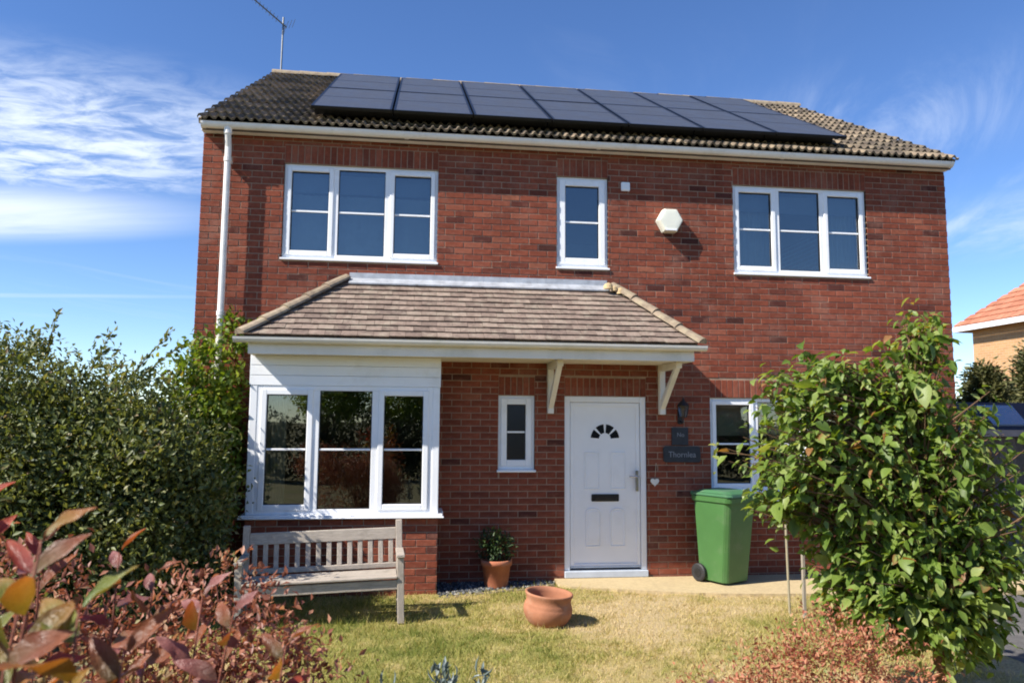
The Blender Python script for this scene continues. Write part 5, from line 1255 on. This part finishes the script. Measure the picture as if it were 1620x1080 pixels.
g.add(vs, [(0, 1, 4), (1, 2, 5, 4), (2, 3, 5), (3, 0, 4, 5), (0, 3, 2, 1)]); nroof = obj('roof', g, 'orange_tile', nb)
tl = MB()
for c in range(22):                              # tile courses on the slope that faces the garden
    t0, t1 = c / 22, (c + 1) / 22
    def np_(y, t, h): return (X0 + (rx - X0) * t - h * 0.5, y, e + (rh - e) * t + h * 0.85)
    ya, yb = Y0 + 4.2 * t0, Y1 - 4.2 * t0; n_ = int((yb - ya) / 0.33)
    for k in range(n_):
        y0_, y1_ = ya + (yb - ya) * k / n_, ya + (yb - ya) * (k + 1) / n_ - 0.01
        tl.add([np_(y0_, t0, .05), np_(y1_, t0, .05), np_(y1_, t1, .02), np_(y0_, t1, .02), np_(y0_, t0, .01), np_(y1_, t0, .01)], [(0, 3, 2, 1), (0, 1, 5, 4)], rng.random())
tag(obj('roof_tiles', tl, 'orange_tile', nroof, recalc=False), kind='stuff')
g = MB(); g.box(X0 - 0.05, X0 + 0.0, Y0, Y1, e - 0.16, e - 0.005); g.box(X0, X1, Y1, Y1 + 0.05, e - 0.16, e - 0.005); obj('fascia', g, 'upvc', nb)
for y0_, y1_ in ((3.0, 4.6), (8.2, 9.6)):
    g = MB(); g.box(19.70, 19.76, y0_, y1_, 3.0, 4.2); wn_ = obj('window', g, 'upvc', nb); g = MB(); g.box(19.69, 19.699, y0_ + .08, y1_ - .08, 3.08, 4.12); obj('pane', g, 'glass_dark', wn_)
def conifer(x, y, h_, r_, label):
    t = thing('conifer_tree', (x, y, -0.1), label, 'tree', 'olive conifers by the buff house')
    g = MB(); g.tube([(x, y, -0.1), (x, y, h_ * 0.95)], [0.12, 0.02], 8); obj('trunk', g, 'bark', t)
    m = 900; hh = rng.uniform(0.12, 1, m); aa = rng.uniform(0, 6.283, m); rad = r_ * (1.02 - hh) ** 0.7 * rng.uniform(0.45, 1.0, m)
    c = np.stack([x + np.cos(aa) * rad, y + np.sin(aa) * rad, hh * h_], 1); p = (c[:, None] + rng.normal(0, .12, (m, 14, 3))).reshape(-1, 3)
    o_ = np.repeat(np.stack([np.cos(aa), np.sin(aa), np.full(m, .3)], 1), 14, 0); k = len(p)
    V, F, rr = leaf_cloud(p, unit(o_ + rng.normal(0, .4, (k, 3))), unit(rng.normal(size=(k, 3))), rng.uniform(.08, .18, k), 0.35, np.clip(np.repeat(rng.normal(.5, .2, m), 14) + rng.normal(0, .12, k), 0, 1), 4)
    tag(link('crown', quick_mesh('crown', V, F, rr, 'leaf_conifer'), t), kind='stuff')
conifer(14.6, 6.0, 2.9, 1.0, 'slender olive conifer just right of the house corner')
conifer(16.8, 7.0, 3.5, 1.3, 'broad olive conifer at the right edge in front of the buff house')
conifer(19.0, 7.0, 3.4, 1.3, 'olive conifer farthest right before the buff house')

# ------------------------------------------------------------------ across the road (mirrored in the bay window)
op = thing('opposite_house', (11, -36, -0.1), 'dark brick house across the road, seen mirrored in the bay window', 'house')
g = MB(); g.box(4.6, 22, -42, -34.5, -0.1, 2.7); obj('wall', g, 'brick_far', op)
g = MB(); g.add([(4.0, -34.0, 2.7), (22.6, -34.0, 2.7), (22.6, -42.5, 2.7), (4.0, -42.5, 2.7), (8.2, -38.2, 6.2), (18.4, -38.2, 6.2)], [(0, 1, 5, 4), (1, 2, 5), (2, 3, 4, 5), (3, 0, 4), (0, 3, 2, 1)]); obj('roof', g, 'dark_roof', op)
bushy('boundary_hedge', (3.0, -17, -0.1), 'dark clipped hedge across the road, mirrored in the windows', 'hedge', [(x, -17, 0.7, 2.2, 0.6, 1.2) for x in (-9, -6.5, -4, -1.5, 1, 3.5, 6, 8.5, 11, 13.5)], 3200, 16, 0.13, (0.09, 0.16), 0.5, 'leaf_hedge', 'twig', [(3, -17, 1.2)], jitter=0.1)
for k, (x, y, h_) in enumerate(((-2.0, -33, 4.4), (1.6, -34, 4.0))):
    bushy('street_tree', (x, y, -0.1), ('broad tree across the road, mirrored in the left pane of the bay', 'tree across the road, mirrored in the middle pane of the bay')[k], 'tree', [(x, y, h_ * 0.68, 1.7, 1.7, h_ * 0.34), (x + 0.9, y, h_ * 0.6, 1.1, 1.1, h_ * 0.25)], 420, 16, 0.22, (0.12, 0.22), 0.55, 'leaf_tree', 'bark', [(x, y, h_ * 0.7), (x + .5, y, h_ * .6), (x - .6, y, h_ * .65)], part='crown', stem_r=0.14, group='trees across the road')
